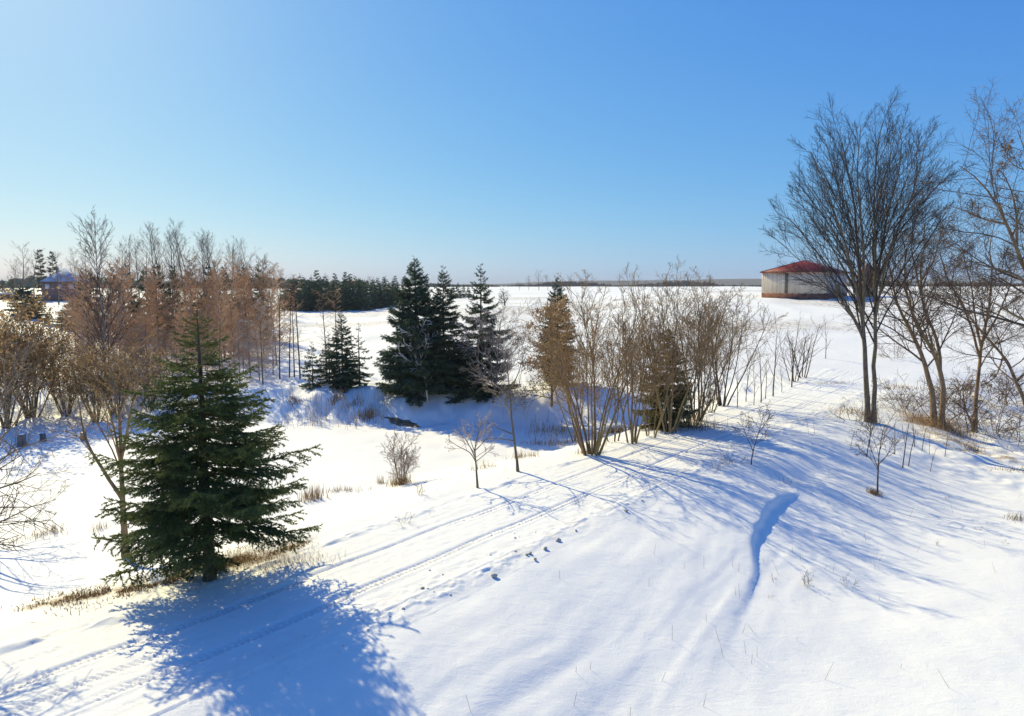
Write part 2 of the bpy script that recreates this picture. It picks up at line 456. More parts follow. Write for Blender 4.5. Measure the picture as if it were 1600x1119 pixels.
rdirt = np.clip(3.0 * np.exp(-((DD - grass_d(SS)) / .42) ** 2) * sst(-5.4, -3.6, SS) * sst(4, 2, SS) + .35 * edge * sst(.05, .6, fbm(SS * 1.2, DD * 2, 97, 3)) + .14 * edge2, 0, 2)
rme = grid_mesh('road', RX, RY_, Zr, M['snow_road'], rdirt)
link('road', rme, kind='structure')

# ------------------------------------------------------------------ bare tree growth
def norm(v):
    l = math.sqrt(v[0] * v[0] + v[1] * v[1] + v[2] * v[2]) or 1
    return (v[0] / l, v[1] / l, v[2] / l)
def around(d, ang, az):
    """direction at angle ang from d, azimuth az"""
    a = norm((d[1], -d[0], 0)) if abs(d[2]) < .95 else (1., 0., 0.)
    b = (d[1] * a[2] - d[2] * a[1], d[2] * a[0] - d[0] * a[2], d[0] * a[1] - d[1] * a[0])
    s, c = math.sin(ang), math.cos(ang); ca, sa = math.cos(az), math.sin(az)
    return norm(tuple(d[i] * c + s * (a[i] * ca + b[i] * sa) for i in range(3)))

def path(rng, p, d, L, k, wob, up):
    pts = [p]; st = L / (k - 1)
    for _ in range(k - 1):
        d = norm((d[0] + rng.gauss(0, wob), d[1] + rng.gauss(0, wob), d[2] + rng.gauss(0, wob * .7) + up))
        p = (p[0] + d[0] * st, p[1] + d[1] * st, p[2] + d[2] * st); pts.append(p)
    return pts

def lv(k=4, wob=.1, up=.0, n=0, t0=.2, ang=.7, ratio=.5, sides=3, fall=.5, end=.3, rr=.6, rmin=.006):
    return dict(k=k, wob=wob, up=up, n=n, t0=t0, ang=ang, ratio=ratio, sides=sides, fall=fall, end=end, rr=rr, rmin=rmin)

def spawn(out, rng, pts, rad, L, lev, P, tips=None):
    q = P[lev]
    if lev + 1 >= len(P): return
    n = q['n']; n = n * (.75 + .5 * rng.random())
    n = int(n) + (rng.random() < n - int(n))
    az = rng.random() * 6.28
    k = len(pts) - 1
    for i in range(n):
        t = q['t0'] + (1 - q['t0']) * (i + rng.random()) / n
        f = min(t * k, k - 1e-4); j = int(f); f -= j
        a, b = pts[j], pts[j + 1]
        p = tuple(a[c] + (b[c] - a[c]) * f for c in range(3))
        d = norm(tuple(b[c] - a[c] for c in range(3)))
        az += 2.4 + rng.gauss(0, .4)
        d2 = around(d, q['ang'] * (.7 + .6 * rng.random()), az)
        Lc = L * q['ratio'] * (1 - q['fall'] * (t - q['t0']) / (1 - q['t0'] + 1e-6)) * (.65 + .7 * rng.random())
        r = (rad[j] + (rad[j + 1] - rad[j]) * f) * q['rr']
        grow(out, rng, p, d2, Lc, r, lev + 1, P, tips)

def grow(out, rng, p, d, L, r0, lev, P, tips=None):
    q = P[lev]; k = q['k']
    pts = path(rng, p, d, L, k, q['wob'], q['up'])
    r0 = max(r0, q['rmin']); r1 = max(r0 * q['end'], q['rmin'] * .8)
    rad = [r0 + (r1 - r0) * i / (k - 1) for i in range(k)]
    out[lev].append((pts, rad, q['sides']))
    if tips is not None and lev == len(P) - 1: tips.append(pts)
    spawn(out, rng, pts, rad, L, lev, P, tips)

def to_geo(chains):
    g = Geo(); g.ch = chains; return g

def leaf_quads(nr, pts, size, n_per=1, spread=.5):
    """small folded leaf faces about points (K,3)"""
    pts = np.repeat(np.asarray(pts, float).reshape(-1, 3), n_per, 0)
    n = len(pts)
    pts = pts + nr.normal(0, spread * size, (n, 3))
    a = nr.normal(0, 1, (n, 3)); a[:, 2] -= .6; a /= np.linalg.norm(a, axis=1, keepdims=True)
    b = np.cross(a, nr.normal(0, 1, (n, 3))); b /= np.linalg.norm(b, axis=1, keepdims=True) + 1e-9
    s = size * nr.uniform(.6, 1.3, (n, 1))
    return np.stack((pts, pts + a * s * .5 + b * s * .32, pts + a * s, pts + a * s * .5 - b * s * .32), 1)

def bare_variant(seed, H, r0, P, bark, twig, split=2, stems=1, spread=.0, base_r=.15, leaves=None, leaf_mat=None):
    """mesh data of a bare tree: each stem a trunk mesh, the rest one crown"""
    rng = random.Random(seed); nr = np.random.RandomState(seed)
    parts = []; crown = Geo(); tips = []
    for i in range(stems):
        out = [[] for _ in P]
        if stems == 1: p, d, L = (0, 0, -.3), (rng.gauss(0, .02), rng.gauss(0, .02), 1), H
        else:
            a = i * 2 * math.pi / stems + rng.uniform(-.4, .4); sp_ = spread * rng.uniform(.35, 1.1)
            p = (math.cos(a) * base_r * rng.random(), math.sin(a) * base_r * rng.random(), -.3)
            d = norm((math.sin(sp_) * math.cos(a), math.sin(sp_) * math.sin(a), math.cos(sp_))); L = H * rng.uniform(.66, 1.0)
        grow(out, rng, p, norm(d), L, r0 * (1 if stems == 1 else rng.uniform(.7, 1.15)), 0, P, tips)
        parts.append(('trunk', to_geo(out[0]).mesh('trunk', bark, True), None))
        for l in range(1, len(P)): crown.ch += out[l]
    parts.append(('crown', crown.mesh('crown', twig), None))
    if leaves:
        size, frac, per = leaves
        pl = [q for t in tips if rng.random() < frac for q in t[1:]]
        g = Geo(); g.quad.append(leaf_quads(nr, pl, size, per)); parts.append(('leaves', g.mesh('leaves', leaf_mat), 'stuff'))
    return parts

# ------------------------------------------------------------------ spruces
def bough(seed, L, nl, nw, spacing, droop=.16, tw=.36):
    """one spruce bough along +X: twig tubes and needle blades"""
    rng = random.Random(seed); nr = np.random.RandomState(seed)
    g = Geo(); tw_p = []
    def axis(p, d, l, k, sag):
        pts = [p]
        for i in range(k - 1):
            d = norm((d[0], d[1] + rng.gauss(0, .05), d[2] + sag + rng.gauss(0, .03)))
            p = tuple(p[c] + d[c] * l / (k - 1) for c in range(3)); pts.append(p)
        return pts
    k = 9
    main = [(0, 0, 0)]; y = 0
    for i in range(1, k):
        t = i / (k - 1); y += rng.gauss(0, .018 * L)
        main.append((L * t, y, L * droop * (-1.9 * t + 2.1 * t * t) + rng.gauss(0, .01 * L)))
    g.tube(main, [max(.012 * L * (1 - t / (k - 1)), .006) for t in range(k)], 4)
    tw_p.append(main[2:])
    n = max(5, int(L / .13))
    for i in range(n):
        t = .14 + .84 * (i + rng.random() * .8) / n
        f = t * (k - 1); j = min(int(f), k - 2); f -= j
        p = tuple(main[j][c] + (main[j + 1][c] - main[j][c]) * f for c in range(3))
        sd = 1 if i % 2 else -1
        l = L * tw * (1 - t) ** .75 * rng.uniform(.6, 1.15) + .10 * L ** .5
        a = rng.uniform(.65, 1.05)
        pts = axis(p, (math.cos(a), sd * math.sin(a), rng.uniform(-.30, .12)), l, 4, -.03)
        g.tube(pts, [.008, .006, .005, .003], 3)
        tw_p.append(pts)
        if l > .35:
            m = int(l / .14)
            for u in range(m):
                tt = .25 + .7 * (u + rng.random()) / m; ff = tt * 3; jj = min(int(ff), 2); ff -= jj
                pp = tuple(pts[jj][c] + (pts[jj + 1][c] - pts[jj][c]) * ff for c in range(3))
                s2 = 1 if u % 2 else -1; a2 = a * sd + s2 * rng.uniform(.5, .9)
                tw_p.append(axis(pp, (math.cos(a2), math.sin(a2), rng.uniform(-.5, .0)), l * .42 * (1 - tt) + .10, 3, -.05))
    A = []; B = []
    for pts in tw_p:
        for a, b in zip(pts[:-1], pts[1:]): A.append(a); B.append(b)
    A = np.array(A); B = np.array(B); ln = np.linalg.norm(B - A, axis=1)
    cnt = np.maximum(1, (ln / spacing + nr.random_sample(len(ln))).astype(int))
    idx = np.repeat(np.arange(len(A)), cnt)
    t = nr.random_sample((len(idx), 1))
    p = A[idx] + (B[idx] - A[idx]) * t
    d = (B - A)[idx]; d /= np.linalg.norm(d, axis=1, keepdims=True) + 1e-9
    q = nr.normal(0, 1, d.shape); q -= d * (q * d).sum(1, keepdims=True); q /= np.linalg.norm(q, axis=1, keepdims=True) + 1e-9
    dirn = d * .75 + q * .75; dirn /= np.linalg.norm(dirn, axis=1, keepdims=True)
    w = np.cross(dirn, nr.normal(0, 1, d.shape)); w /= np.linalg.norm(w, axis=1, keepdims=True) + 1e-9
    l = nl * nr.uniform(.6, 1.25, (len(p), 1))
    g.tri.append(np.stack((p - w * nw * .5, p + w * nw * .5, p + dirn * l), 1))
    return g

def spruce_layout(rng, H, prof, step, per):
    """(height, azimuth, length, tilt) of each bough; prof maps height fraction to radius"""
    out = []; z = prof[0][0] * H; az = 0
    while z < H * .985:
        t = z / H; R = float(np.interp(t, [p[0] for p in prof], [p[1] for p in prof]))
        n = max(3, int(per * (1 - .35 * t) + rng.random()))
        for i in range(n):
            az += 2 * math.pi / n + rng.gauss(0, .25)
            out.append((z + rng.uniform(-.5, .5) * step, az, R * rng.uniform(.72, 1.12), (-.16 + .85 * t * t) + rng.gauss(0, .09)))
        az += 1.1; z += step * (1.05 - .45 * t) * rng.uniform(.8, 1.2)
    return out

def spruce_variant(seed, H, prof, step=.45, per=6, nl=.17, nw=.05, sp_=.05, mat='needle_mid', droop=.16, r0=.16):
    rng = random.Random(seed)
    temps = [(L, [bough(seed * 31 + i * 7 + int(L * 10), L, nl, nw, sp_, droop).arrays() for i in range(3)]) for L in (.7, 1.6, 2.8)]
    Vs = []; Q = []; T = []; off = 0
    lay = spruce_layout(rng, H, prof, step, per)
    for (z, az, R, tilt) in lay:
        L, vs = min(temps, key=lambda a: abs(a[0] - R)); V, Fc = vs[rng.randrange(3)]
        s = R / L
        m = np.array(Matrix.Rotation(az, 3, 'Z') @ Matrix.Rotation(-tilt, 3, 'Y') @ Matrix.Rotation(rng.gauss(0, .15), 3, 'X'))
        Vs.append((V * s) @ m.T + np.array((0, 0, z))); Q.append(Fc[0] + off); T.append(Fc[1] + off); off += len(V)
    crown = mesh_np('crown', np.concatenate(Vs), [np.concatenate(Q), np.concatenate(T)], [M[mat]])
    g = Geo(); k = 8
    g.tube([(rng.gauss(0, .01), rng.gauss(0, .01), -.2 + (H + .2) * i / (k - 1)) for i in range(k)], [r0 * (1 - .95 * i / (k - 1)) for i in range(k)], 8)
    return [('trunk', g.mesh('trunk', M['bark_dark'], True), None), ('crown', crown, None)]

# the large spruce in front: every bough is a part of its own
def foreground_spruce():
    p = at(328, 908)
    H = height(482, p); k = H / 8.2
    rng = random.Random(4)
    t = thing('spruce_tree', 'large dark green spruce beside the snowy road, dry grass round its bare lower trunk', 'tree', p)
    g = Geo(); n = 12
    g.tube([(rng.gauss(0, .015), rng.gauss(0, .015), -.25 + (H + .25) * i / (n - 1)) for i in range(n)], [.19 * (1 - .94 * i / (n - 1)) * (1.25 if i == 0 else 1) for i in range(n)], 12)
    link('trunk', g.mesh('trunk', M['bark_dark'], True), t)
    temps = [(L, [bough(900 + i * 13 + int(L * 10), L, .075, .026, .0105 if L > 1 else .012, .20, .36 if L > 1 else .42).mesh('bough', M['needle']) for i in range(c)]) for L, c in ((.65, 4), (1.5, 5), (2.8, 5))]
    prof_r = [(.10, 2.0), (.16, 2.9), (.24, 3.0), (.34, 3.15), (.46, 3.0), (.56, 2.45), (.66, 2.05), (.76, 1.45), (.84, .98), (.90, .62), (.95, .34), (1, .14)]
    z = .085 * H; az = 0; c = 0
    while z < H * .985 and c < 296:
        f = z / H
        per = 7 if f < .5 else (7 if f < .75 else 5)
        for i in range(per):
            az += 2 * math.pi / per + rng.gauss(0, .22)
            R = float(np.interp(f, [a[0] for a in prof_r], [a[1] for a in prof_r])) * rng.uniform(.55, 1.16)
            side = math.cos(az)
            if f < .23 and (side > .05 or math.sin(az) < -.25): 
                if rng.random() < .85: continue
                R *= .5
            tilt = -.30 + .36 * f + .75 * max(0, f - .55) + rng.gauss(0, .08)
            if f < .2: tilt -= .10
            L, vs = min(temps, key=lambda a: abs(a[0] - R))
            o = link('bough', vs[rng.randrange(len(vs))], t, (0, 0, z + rng.uniform(-.1, .1)))
            o.rotation_euler = (Matrix.Rotation(az, 4, 'Z') @ Matrix.Rotation(-tilt, 4, 'Y') @ Matrix.Rotation(rng.gauss(0, .2), 4, 'X')).to_euler()
            o.scale = (R / L,) * 3; c += 1
        az += .9; z += (.26 - .10 * f) * k * rng.uniform(.85, 1.15)
    return t
foreground_spruce()

# big spruces beyond the pond
def spruce(px, py, top, prof_px, label, seed, group=None, mat='needle_mid', droop=.16, per=8, nl=.19, nw=.06, sp_=.036, step=.38):
    p = at(px, py); H = height(top, p); sc_ = 1.08 * p[1] / F
    v = spruce_variant(seed, H, [(f, r * sc_) for f, r in prof_px], step, per, nl, nw, sp_, mat, droop, .018 * H)
    return place(v, 'spruce_tree', label, 'tree', p, random.Random(seed).random() * 6, group)
GS = 'spruces beyond the frozen pond'
spruce(651, 611, 402, [(.06, 54), (.15, 60), (.3, 56), (.5, 45), (.7, 30), (.85, 15), (1, 3)], 'tallest dark spruce beyond the pond, standing behind the pale bare tree', 11, GS, per=10, droop=.22)
spruce(694, 612, 416, [(.06, 44), (.2, 46), (.4, 40), (.6, 28), (.8, 15), (1, 3)], 'narrow dark spruce joined to the side of the tallest spruce', 12, GS, per=8, droop=.10, step=.44)
spruce(752, 617, 412, [(.03, 52), (.2, 54), (.4, 48), (.5, 38), (.7, 23), (.85, 12), (1, 3)], 'dark spruce with an open pointed top behind the grey twiggy tree', 13, GS, per=6, step=.5, droop=.24)
spruce(722, 617, 520, [(.08, 36), (.3, 34), (.6, 24), (.8, 12), (1, 4)], 'short bushy spruce filling the gap between two tall dark spruces', 17, GS, per=9)
spruce(536, 607, 484, [(.05, 30), (.2, 31), (.45, 24), (.7, 14), (1, 2)], 'medium dense spruce, tallest of the small spruces on the far pond bank', 14, GS, droop=.12)
spruce(515, 602, 520, [(.05, 20), (.4, 16), (.7, 9), (1, 2)], 'slim spruce crowded against the medium dense spruce', 15, GS)
spruce(489, 605, 533, [(.05, 20), (.3, 18), (.6, 11), (1, 2)], 'smallest blue-green spruce, nearest the row of thin larch trunks', 16, GS, per=6)
spruce(562, 605, 503, [(.08, 24), (.3, 20), (.6, 12), (1, 2)], 'thin spruce with sparse open boughs on the far pond bank', 18, GS, per=4, step=.5)
spruce(870, 600, 434, [(.05, 30), (.3, 32), (.6, 24), (.8, 14), (1, 3)], 'spruce showing only its dark tip above a tan leafy tree', 19, GS)
spruce(1040, 666, 512, [(.05, 48), (.3, 46), (.6, 32), (.85, 15), (1, 4)], 'olive-green young spruce hidden behind bare stems on the road bank', 20, None, 'needle_olive')

# ------------------------------------------------------------------ big bare tree by the road
P_BIG = [lv(k=10, wob=.03, up=.02, n=20, t0=.25, ang=.5, ratio=.42, sides=9, fall=.74, end=.2, rr=.5),
         lv(k=7, wob=.06, up=.035, n=11, t0=.15, ang=.55, ratio=.42, sides=5, end=.25, rr=.6, rmin=.012),
         lv(k=5, wob=.09, up=.03, n=6, t0=.15, ang=.6, ratio=.5, sides=3, end=.4, rr=.6, rmin=.008),
         lv(k=3, wob=.12, up=.0, sides=3, end=.5, rmin=.0055)]

def stems_tree(name, label, cat, base_px, stems, P, bark, twig, seed, group=None, y=None, depth_spread=1.0, sides=9, extra=None, leaves=None, leaf_mat=None, part='trunk'):
    """a bare tree whose main stems follow given outlines; side branches grow from them.
    stems: list of (points in photograph pixels, start radius m, end radius m, depth lean at the tip m)"""
    b = at(*base_px) if y is None else col(base_px[0], y)
    rng = random.Random(seed); nr = np.random.RandomState(seed)
    t = thing(name, label, cat, b, 0, group)
    crown = Geo(); tips = []; done = []; Lmax = 0
    for pts_px, r0, r1, lean in stems:
        r1 = min(r1, .02)
        pts = []
        n0 = len(pts_px)
        for i, (px, py) in enumerate(pts_px):
            yy = b[1] + lean * (i / (n0 - 1)) ** 1.2
            z = z_at(py, yy)
            x = (px - 800) / F * (yy * math.cos(PITCH) - (z - CAM_Z) * math.sin(PITCH))
            pts.append((x - b[0], yy - b[1], z - b[2]))
        # resample with small wander
        A = np.array(pts); m = max(8, n0 * 2)
        s = np.concatenate(([0], np.cumsum(np.linalg.norm(np.diff(A, axis=0), axis=1))))
        u = np.linspace(0, s[-1], m); R = np.stack([np.interp(u, s, A[:, c]) for c in range(3)], 1)
        R[1:-1] = (R[:-2] + R[1:-1] * 2 + R[2:]) / 4
        R[1:] += nr.normal(0, .010 * s[-1] / 6, (m - 1, 3))
        if done and abs(R[0, 2]) > .6:                   # a limb starts inside the stem it leaves
            al = np.concatenate(done); dd = np.hypot(al[:, 0] - R[0, 0], al[:, 2] - R[0, 2]); near = al[dd.argmin()]
            fall = np.clip(1 - np.linspace(0, 1, m) / .35, 0, 1)[:, None] ** 1.5
            R = R + (near[:3] - R[0]) * fall
            r0 = min(r0, near[3] * .95)
        elif abs(R[0, 2]) <= .6: R[0, 2] -= .35
        rad = list(r0 + (r1 - r0) * np.linspace(0, 1, m) ** .8)
        if abs(R[0, 2]) < 1.0: rad[0] *= 1.35
        uu = np.linspace(0, m - 1, 40); done.append(np.stack([np.interp(uu, np.arange(m), R[:, c]) for c in range(3)] + [np.interp(uu, np.arange(m), rad)], 1))
        pl = [tuple(v) for v in R]
        g = Geo(); g.tube(pl, rad, sides); link(part, g.mesh(part, bark, True), t)
        out = [[] for _ in P]
        Lmax = Lmax or s[-1]
        spawn(out, rng, pl, rad, s[-1], 0, [dict(P[0], n=P[0]['n'] * min(1, s[-1] / Lmax) ** .8)] + P[1:], tips)
        for l in range(1, len(P)): crown.ch += out[l]
    link('crown', crown.mesh('crown', twig), t)
    if leaves:
        size, frac, per = leaves
        pl = [q for tt in tips if rng.random() < frac for q in tt[1:]]
        g = Geo(); g.quad.append(leaf_quads(nr, pl, size, per)); link('leaves', g.mesh('leaves', leaf_mat), t, kind='stuff')
    return t

stems_tree('maple_tree', 'tall bare twin-trunked tree with a broad vase-shaped crown beside the road', 'tree', (1362, 660),
    [([(1356, 665), (1353, 580), (1349, 510), (1345, 444), (1340, 390), (1335, 318), (1322, 253), (1310, 208)], 0.202, 0.024, 1.0),
     ([(1348, 500), (1335, 435), (1318, 372), (1300, 318), (1280, 270), (1268, 237)], 0.109, 0.024, -2.5),
     ([(1346, 530), (1325, 480), (1300, 435), (1275, 390), (1240, 345), (1215, 334)], 0.082, 0.020, 1.5),
     ([(1347, 471), (1325, 408), (1300, 354), (1265, 310), (1240, 278)], 0.075, 0.020, 3.0),
     ([(1350, 500), (1352, 426), (1345, 345), (1338, 278), (1342, 221), (1345, 197)], 0.109, 0.024, -3.0),
     ([(1366, 663), (1367, 580), (1367, 500), (1368, 426), (1366, 354), (1366, 278), (1372, 221), (1378, 192)], 0.176, 0.024, 0.5),
     ([(1368, 480), (1375, 408), (1384, 345), (1400, 286), (1412, 229), (1406, 197)], 0.102, 0.024, 2.5),
     ([(1368, 500), (1382, 417), (1400, 363), (1425, 310), (1440, 253), (1446, 221)], 0.095, 0.024, -2.5),
     ([(1372, 444), (1392, 381), (1425, 336), (1460, 294), (1492, 266)], 0.075, 0.020, 1.0),
     ([(1367, 453), (1362, 390), (1372, 318), (1390, 253), (1398, 201)], 0.082, 0.024, 3.5),
     ([(1346, 408), (1325, 345), (1308, 286), (1295, 237), (1288, 217)], 0.061, 0.020, -1.0),
     ([(1346, 540), (1330, 490), (1300, 453), (1265, 422), (1235, 394), (1205, 368)], 0.058, 0.016, -2.0),
     ([(1342, 500), (1318, 466), (1290, 444), (1262, 426), (1235, 417)], 0.041, 0.014, 2.2),
     ([(1338, 471), (1312, 408), (1285, 363), (1255, 318), (1232, 306)], 0.054, 0.016, .4),
     ([(1367, 471), (1392, 426), (1425, 381), (1450, 345), (1468, 332)], 0.054, 0.016, -2.5),
     ([(1367, 435), (1388, 354), (1412, 294), (1432, 241), (1440, 213)], 0.068, 0.018, 3.0)],
    P_BIG, M['bark_grey'], M['twig_dark'], 5)

# crooked trees on the right
P_LOC = [lv(k=10, wob=.08, up=.02, n=19, t0=.30, ang=.75, ratio=.36, sides=8, fall=.4, end=.25, rr=.5),
         lv(k=6, wob=.20, up=.04, n=10, t0=.2, ang=.75, ratio=.45, sides=4, end=.3, rr=.6, rmin=.015),
         lv(k=4, wob=.22, up=.02, n=8, t0=.2, ang=.75, ratio=.5, sides=3, end=.4, rmin=.010),
         lv(k=3, wob=.2, sides=3, end=.5, rmin=.007)]
stems_tree('locust_tree', 'crooked bare tree with two leaning brown trunks rising from a brushy base', 'tree', (1467, 668),
    [([(1462, 672), (1455, 610), (1447, 570), (1425, 520), (1405, 490), (1395, 450), (1390, 410), (1378, 370)], .24, .05, 1.0),
     ([(1472, 672), (1474, 610), (1470, 570), (1440, 520), (1420, 480), (1412, 430), (1415, 390), (1408, 350)], .22, .04, -.5),
     ([(1474, 580), (1472, 550), (1462, 520), (1450, 500), (1440, 470), (1437, 420), (1448, 370), (1440, 330)], .17, .035, 1.5),
     ([(1441, 470), (1432, 430), (1422, 380), (1428, 345)], .08, .03, -1.5),
     ([(1446, 440), (1462, 400), (1470, 360), (1478, 345)], .08, .03, 1.0)],
    P_LOC, M['bark_warm'], M['twig_brown'], 6, leaves=(.09, .12, 1), leaf_mat=M['leaf_brown'])
stems_tree('locust_tree', 'slender crooked bare tree forking low, next to the brushy leaning tree', 'tree', (1521, 674),
    [([(1522, 676), (1524, 620), (1530, 570), (1537, 520), (1548, 470), (1552, 430), (1545, 390), (1553, 350)], .17, .035, .5),
     ([(1528, 560), (1515, 500), (1500, 470), (1480, 440), (1475, 410), (1462, 385)], .10, .03, 1.5),
     ([(1522, 670), (1508, 640), (1503, 600)], .09, .04, -.6),
     ([(1536, 530), (1562, 490), (1580, 440), (1592, 400)], .09, .03, -1.2),
     ([(1533, 545), (1522, 490), (1518, 440), (1505, 400), (1500, 370)], .08, .03, 2.0)],
    P_LOC, M['bark_warm'], M['twig_brown'], 7, leaves=(.09, .15, 1), leaf_mat=M['leaf_brown'])
stems_tree('locust_tree', 'leaning dark bare trunk at the edge of the view, slanting across the snow', 'tree', (1625, 690),
    [([(1625, 692), (1606, 645), (1590, 600), (1575, 565), (1550, 535), (1525, 510), (1500, 470), (1488, 440)], .18, .03, .5),
     ([(1590, 600), (1615, 570), (1640, 540), (1650, 500)], .12, .03, .5),
     ([(1568, 560), (1556, 590), (1540, 600)], .07, .02, -.5)],
    P_LOC, M['bark_warm'], M['twig_brown'], 8, leaves=(.08, .1, 1), leaf_mat=M['leaf_brown'])
stems_tree('locust_tree', 'heavy crooked tree reaching in over the road trees with flat-topped spreading crown', 'tree', (1690, 720),
    [([(1690, 724), (1670, 600), (1640, 500), (1605, 425), (1585, 375), (1568, 345), (1548, 300), (1530, 275), (1500, 258)], .34, .05, .0),
     ([(1660, 560), (1650, 450), (1640, 380), (1620, 300), (1605, 240), (1590, 205)], .24, .05, 1.0),
     ([(1625, 460), (1590, 430), (1560, 420), (1530, 415), (1500, 398)], .12, .03, 1.5),
     ([(1572, 350), (1540, 345), (1510, 330), (1488, 322)], .10, .03, -1.5),
     ([(1592, 390), (1588, 330), (1580, 290), (1560, 262)], .12, .03, 1.2),
     ([(1612, 270), (1588, 262), (1570, 245), (1578, 225)], .09, .03, -.8),
     ([(1655, 540), (1620, 510), (1580, 490), (1550, 470), (1520, 462)], .13, .03, -1.2)],
    P_LOC, M['bark_warm'], M['twig_brown'], 9, leaves=(.09, .18, 1), leaf_mat=M['leaf_brown'])

# ------------------------------------------------------------------ multi-stemmed thicket along the road bank
P_CL = [lv(k=9, wob=.065, up=.03, n=10, t0=.36, ang=.5, ratio=.34, sides=7, fall=.50, end=.22, rr=.5),
        lv(k=5, wob=.12, up=.04, n=6, t0=.15, ang=.6, ratio=.45, sides=4, end=.3, rmin=.012),
        lv(k=4, wob=.14, up=.03, n=5, t0=.2, ang=.65, ratio=.5, sides=3, end=.4, rmin=.0075),
        lv(k=3, wob=.15, sides=3, end=.5, rmin=.008)]
def clump(px, py, top, n, spread, seed, label, bark='bark_olive', twig='twig_olive', leaves=None, P=P_CL, r0=.062, name='willow_clump', cat='shrub tree', group='bare clumps along the road bank', base_r=.35):
    p = at(px, py); H = height(top, p)
    v = bare_variant(seed, H, r0, P, M[bark], M[twig], stems=n, spread=spread, base_r=base_r, leaves=leaves, leaf_mat=M['leaf_tan'])
    return place(v, name, label, cat, p, 0, group)
clump(925, 712, 444, 12, .40, 21, 'widest many-stemmed olive clump, fanning from one base nearest the wheel tracks', leaves=(.07, .15, 1), r0=.075)
clump(990, 694, 452, 7, .32, 22, 'thin clump of four or five slanting stems beside the widest clump', leaves=(.07, .15, 1))
clump(1045, 677, 428, 8, .38, 23, 'tall clump of bare stems in front of the olive young spruce', leaves=(.07, .15, 1))
clump(1092, 658, 426, 9, .36, 24, 'dense brushy brown clump on the bank past the olive young spruce', leaves=(.07, .2, 1), twig='twig_gold')
clump(1128, 634, 462, 8, .26, 25, 'last tall bare clump before the row of road saplings', bark='bark_dark', twig='twig_gold')
for i, (px, py, top, n, spr, lab) in enumerate(((958, 690, 476, 4, .3, 'low thin clump filling the gap beyond the widest clump'), (1018, 684, 455, 5, .35, 'twiggy clump just before the olive young spruce'), (1068, 668, 438, 4, .4, 'tall twiggy clump between the olive young spruce and the dense brushy clump'),
    (1110, 646, 455, 4, .3, 'thin clump close behind the dense brushy clump'), (1082, 664, 560, 9, .6, 'low golden brush at the foot of the dense brushy clump'), (898, 690, 500, 4, .3, 'few thin stems on the pond side of the widest clump'))):
    clump(px, py, top, n, spr, 50 + i, lab, twig='twig_gold' if i % 2 else 'twig_olive', leaves=(.07, .15, 1), r0=.045)
# tan leafy tree, grey twiggy tree, pale tree, young trees
P_LF = [lv(k=8, wob=.04, up=.02, n=34, t0=.10, ang=1.2, ratio=.46, sides=6, fall=.62, end=.2, rr=.5),
        lv(k=5, wob=.12, up=.0, n=9, t0=.15, ang=.7, ratio=.45, sides=3, end=.3, rmin=.014),
        lv(k=4, wob=.15, n=5, t0=.2, ang=.7, ratio=.5, sides=3, end=.4, rmin=.010),
        lv(k=3, wob=.15, sides=3, end=.5, rmin=.009)]
def solo(px, py, top, seed, P, bark, twig, name, label, r0, leaves=None, leaf_mat='leaf_tan', group=None, scale_x=1, cat='tree', stems=1, spread=0):
    p = at(px, py); H = height(top, p)
    v = bare_variant(seed, H, r0, P, M[bark], M[twig], leaves=leaves, leaf_mat=M[leaf_mat], stems=stems, spread=spread)
    return place(v, name, label, cat, p, seed * 1.7, group)
solo(862, 632, 480, 31, P_LF, 'bark_olive', 'twig_olive', 'beech_tree', 'bushy tree holding dense tan dead leaves, in front of the spruce tip', .12, (.16, .95, 3), 'leaf_brown')
P_GR = [lv(k=7, wob=.05, up=.02, n=20, t0=.18, ang=.95, ratio=.55, sides=6, fall=.4, end=.25, rr=.5),
        lv(k=5, wob=.14, up=.03, n=9, t0=.15, ang=.7, ratio=.45, sides=3, end=.3, rmin=.016),
        lv(k=4, wob=.16, n=8, t0=.2, ang=.7, ratio=.5, sides=3, end=.4, rmin=.011),
        lv(k=3, wob=.16, sides=3, end=.5, rmin=.009)]
solo(770, 628, 492, 32, P_GR, 'bark_grey', 'twig_mauve', 'hawthorn_tree', 'grey-brown twiggy tree in front of the open-topped spruce', .11)
P_PALE = [lv(k=8, wob=.05, up=.02, n=12, t0=.25, ang=.85, ratio=.50, sides=6, fall=.5, end=.2, rr=.5),
          lv(k=5, wob=.16, up=.03, n=6, t0=.25, ang=.7, ratio=.42, sides=4, end=.3, rmin=.03),
          lv(k=3, wob=.15, n=4, t0=.2, ang=.7, ratio=.5, sides=3, end=.4, rmin=.022), lv(k=3, wob=.1, sides=3, rmin=.014)]
solo(668, 626, 518, 33, P_PALE, 'twig_grey', 'twig_grey', 'birch_tree', 'small pale bare tree against the tallest dark spruce', .09)
P_YG = [lv(k=8, wob=.05, up=.02, n=9, t0=.38, ang=.8, ratio=.50, sides=6, fall=.5, end=.2, rr=.5),
        lv(k=5, wob=.12, up=.05, n=6, t0=.25, ang=.65, ratio=.42, sides=3, end=.3, rmin=.011),
        lv(k=3, wob=.15, n=3, t0=.2, ang=.7, ratio=.5, sides=3, end=.4, rmin=.008), lv(k=3, wob=.1, sides=3, rmin=.006)]
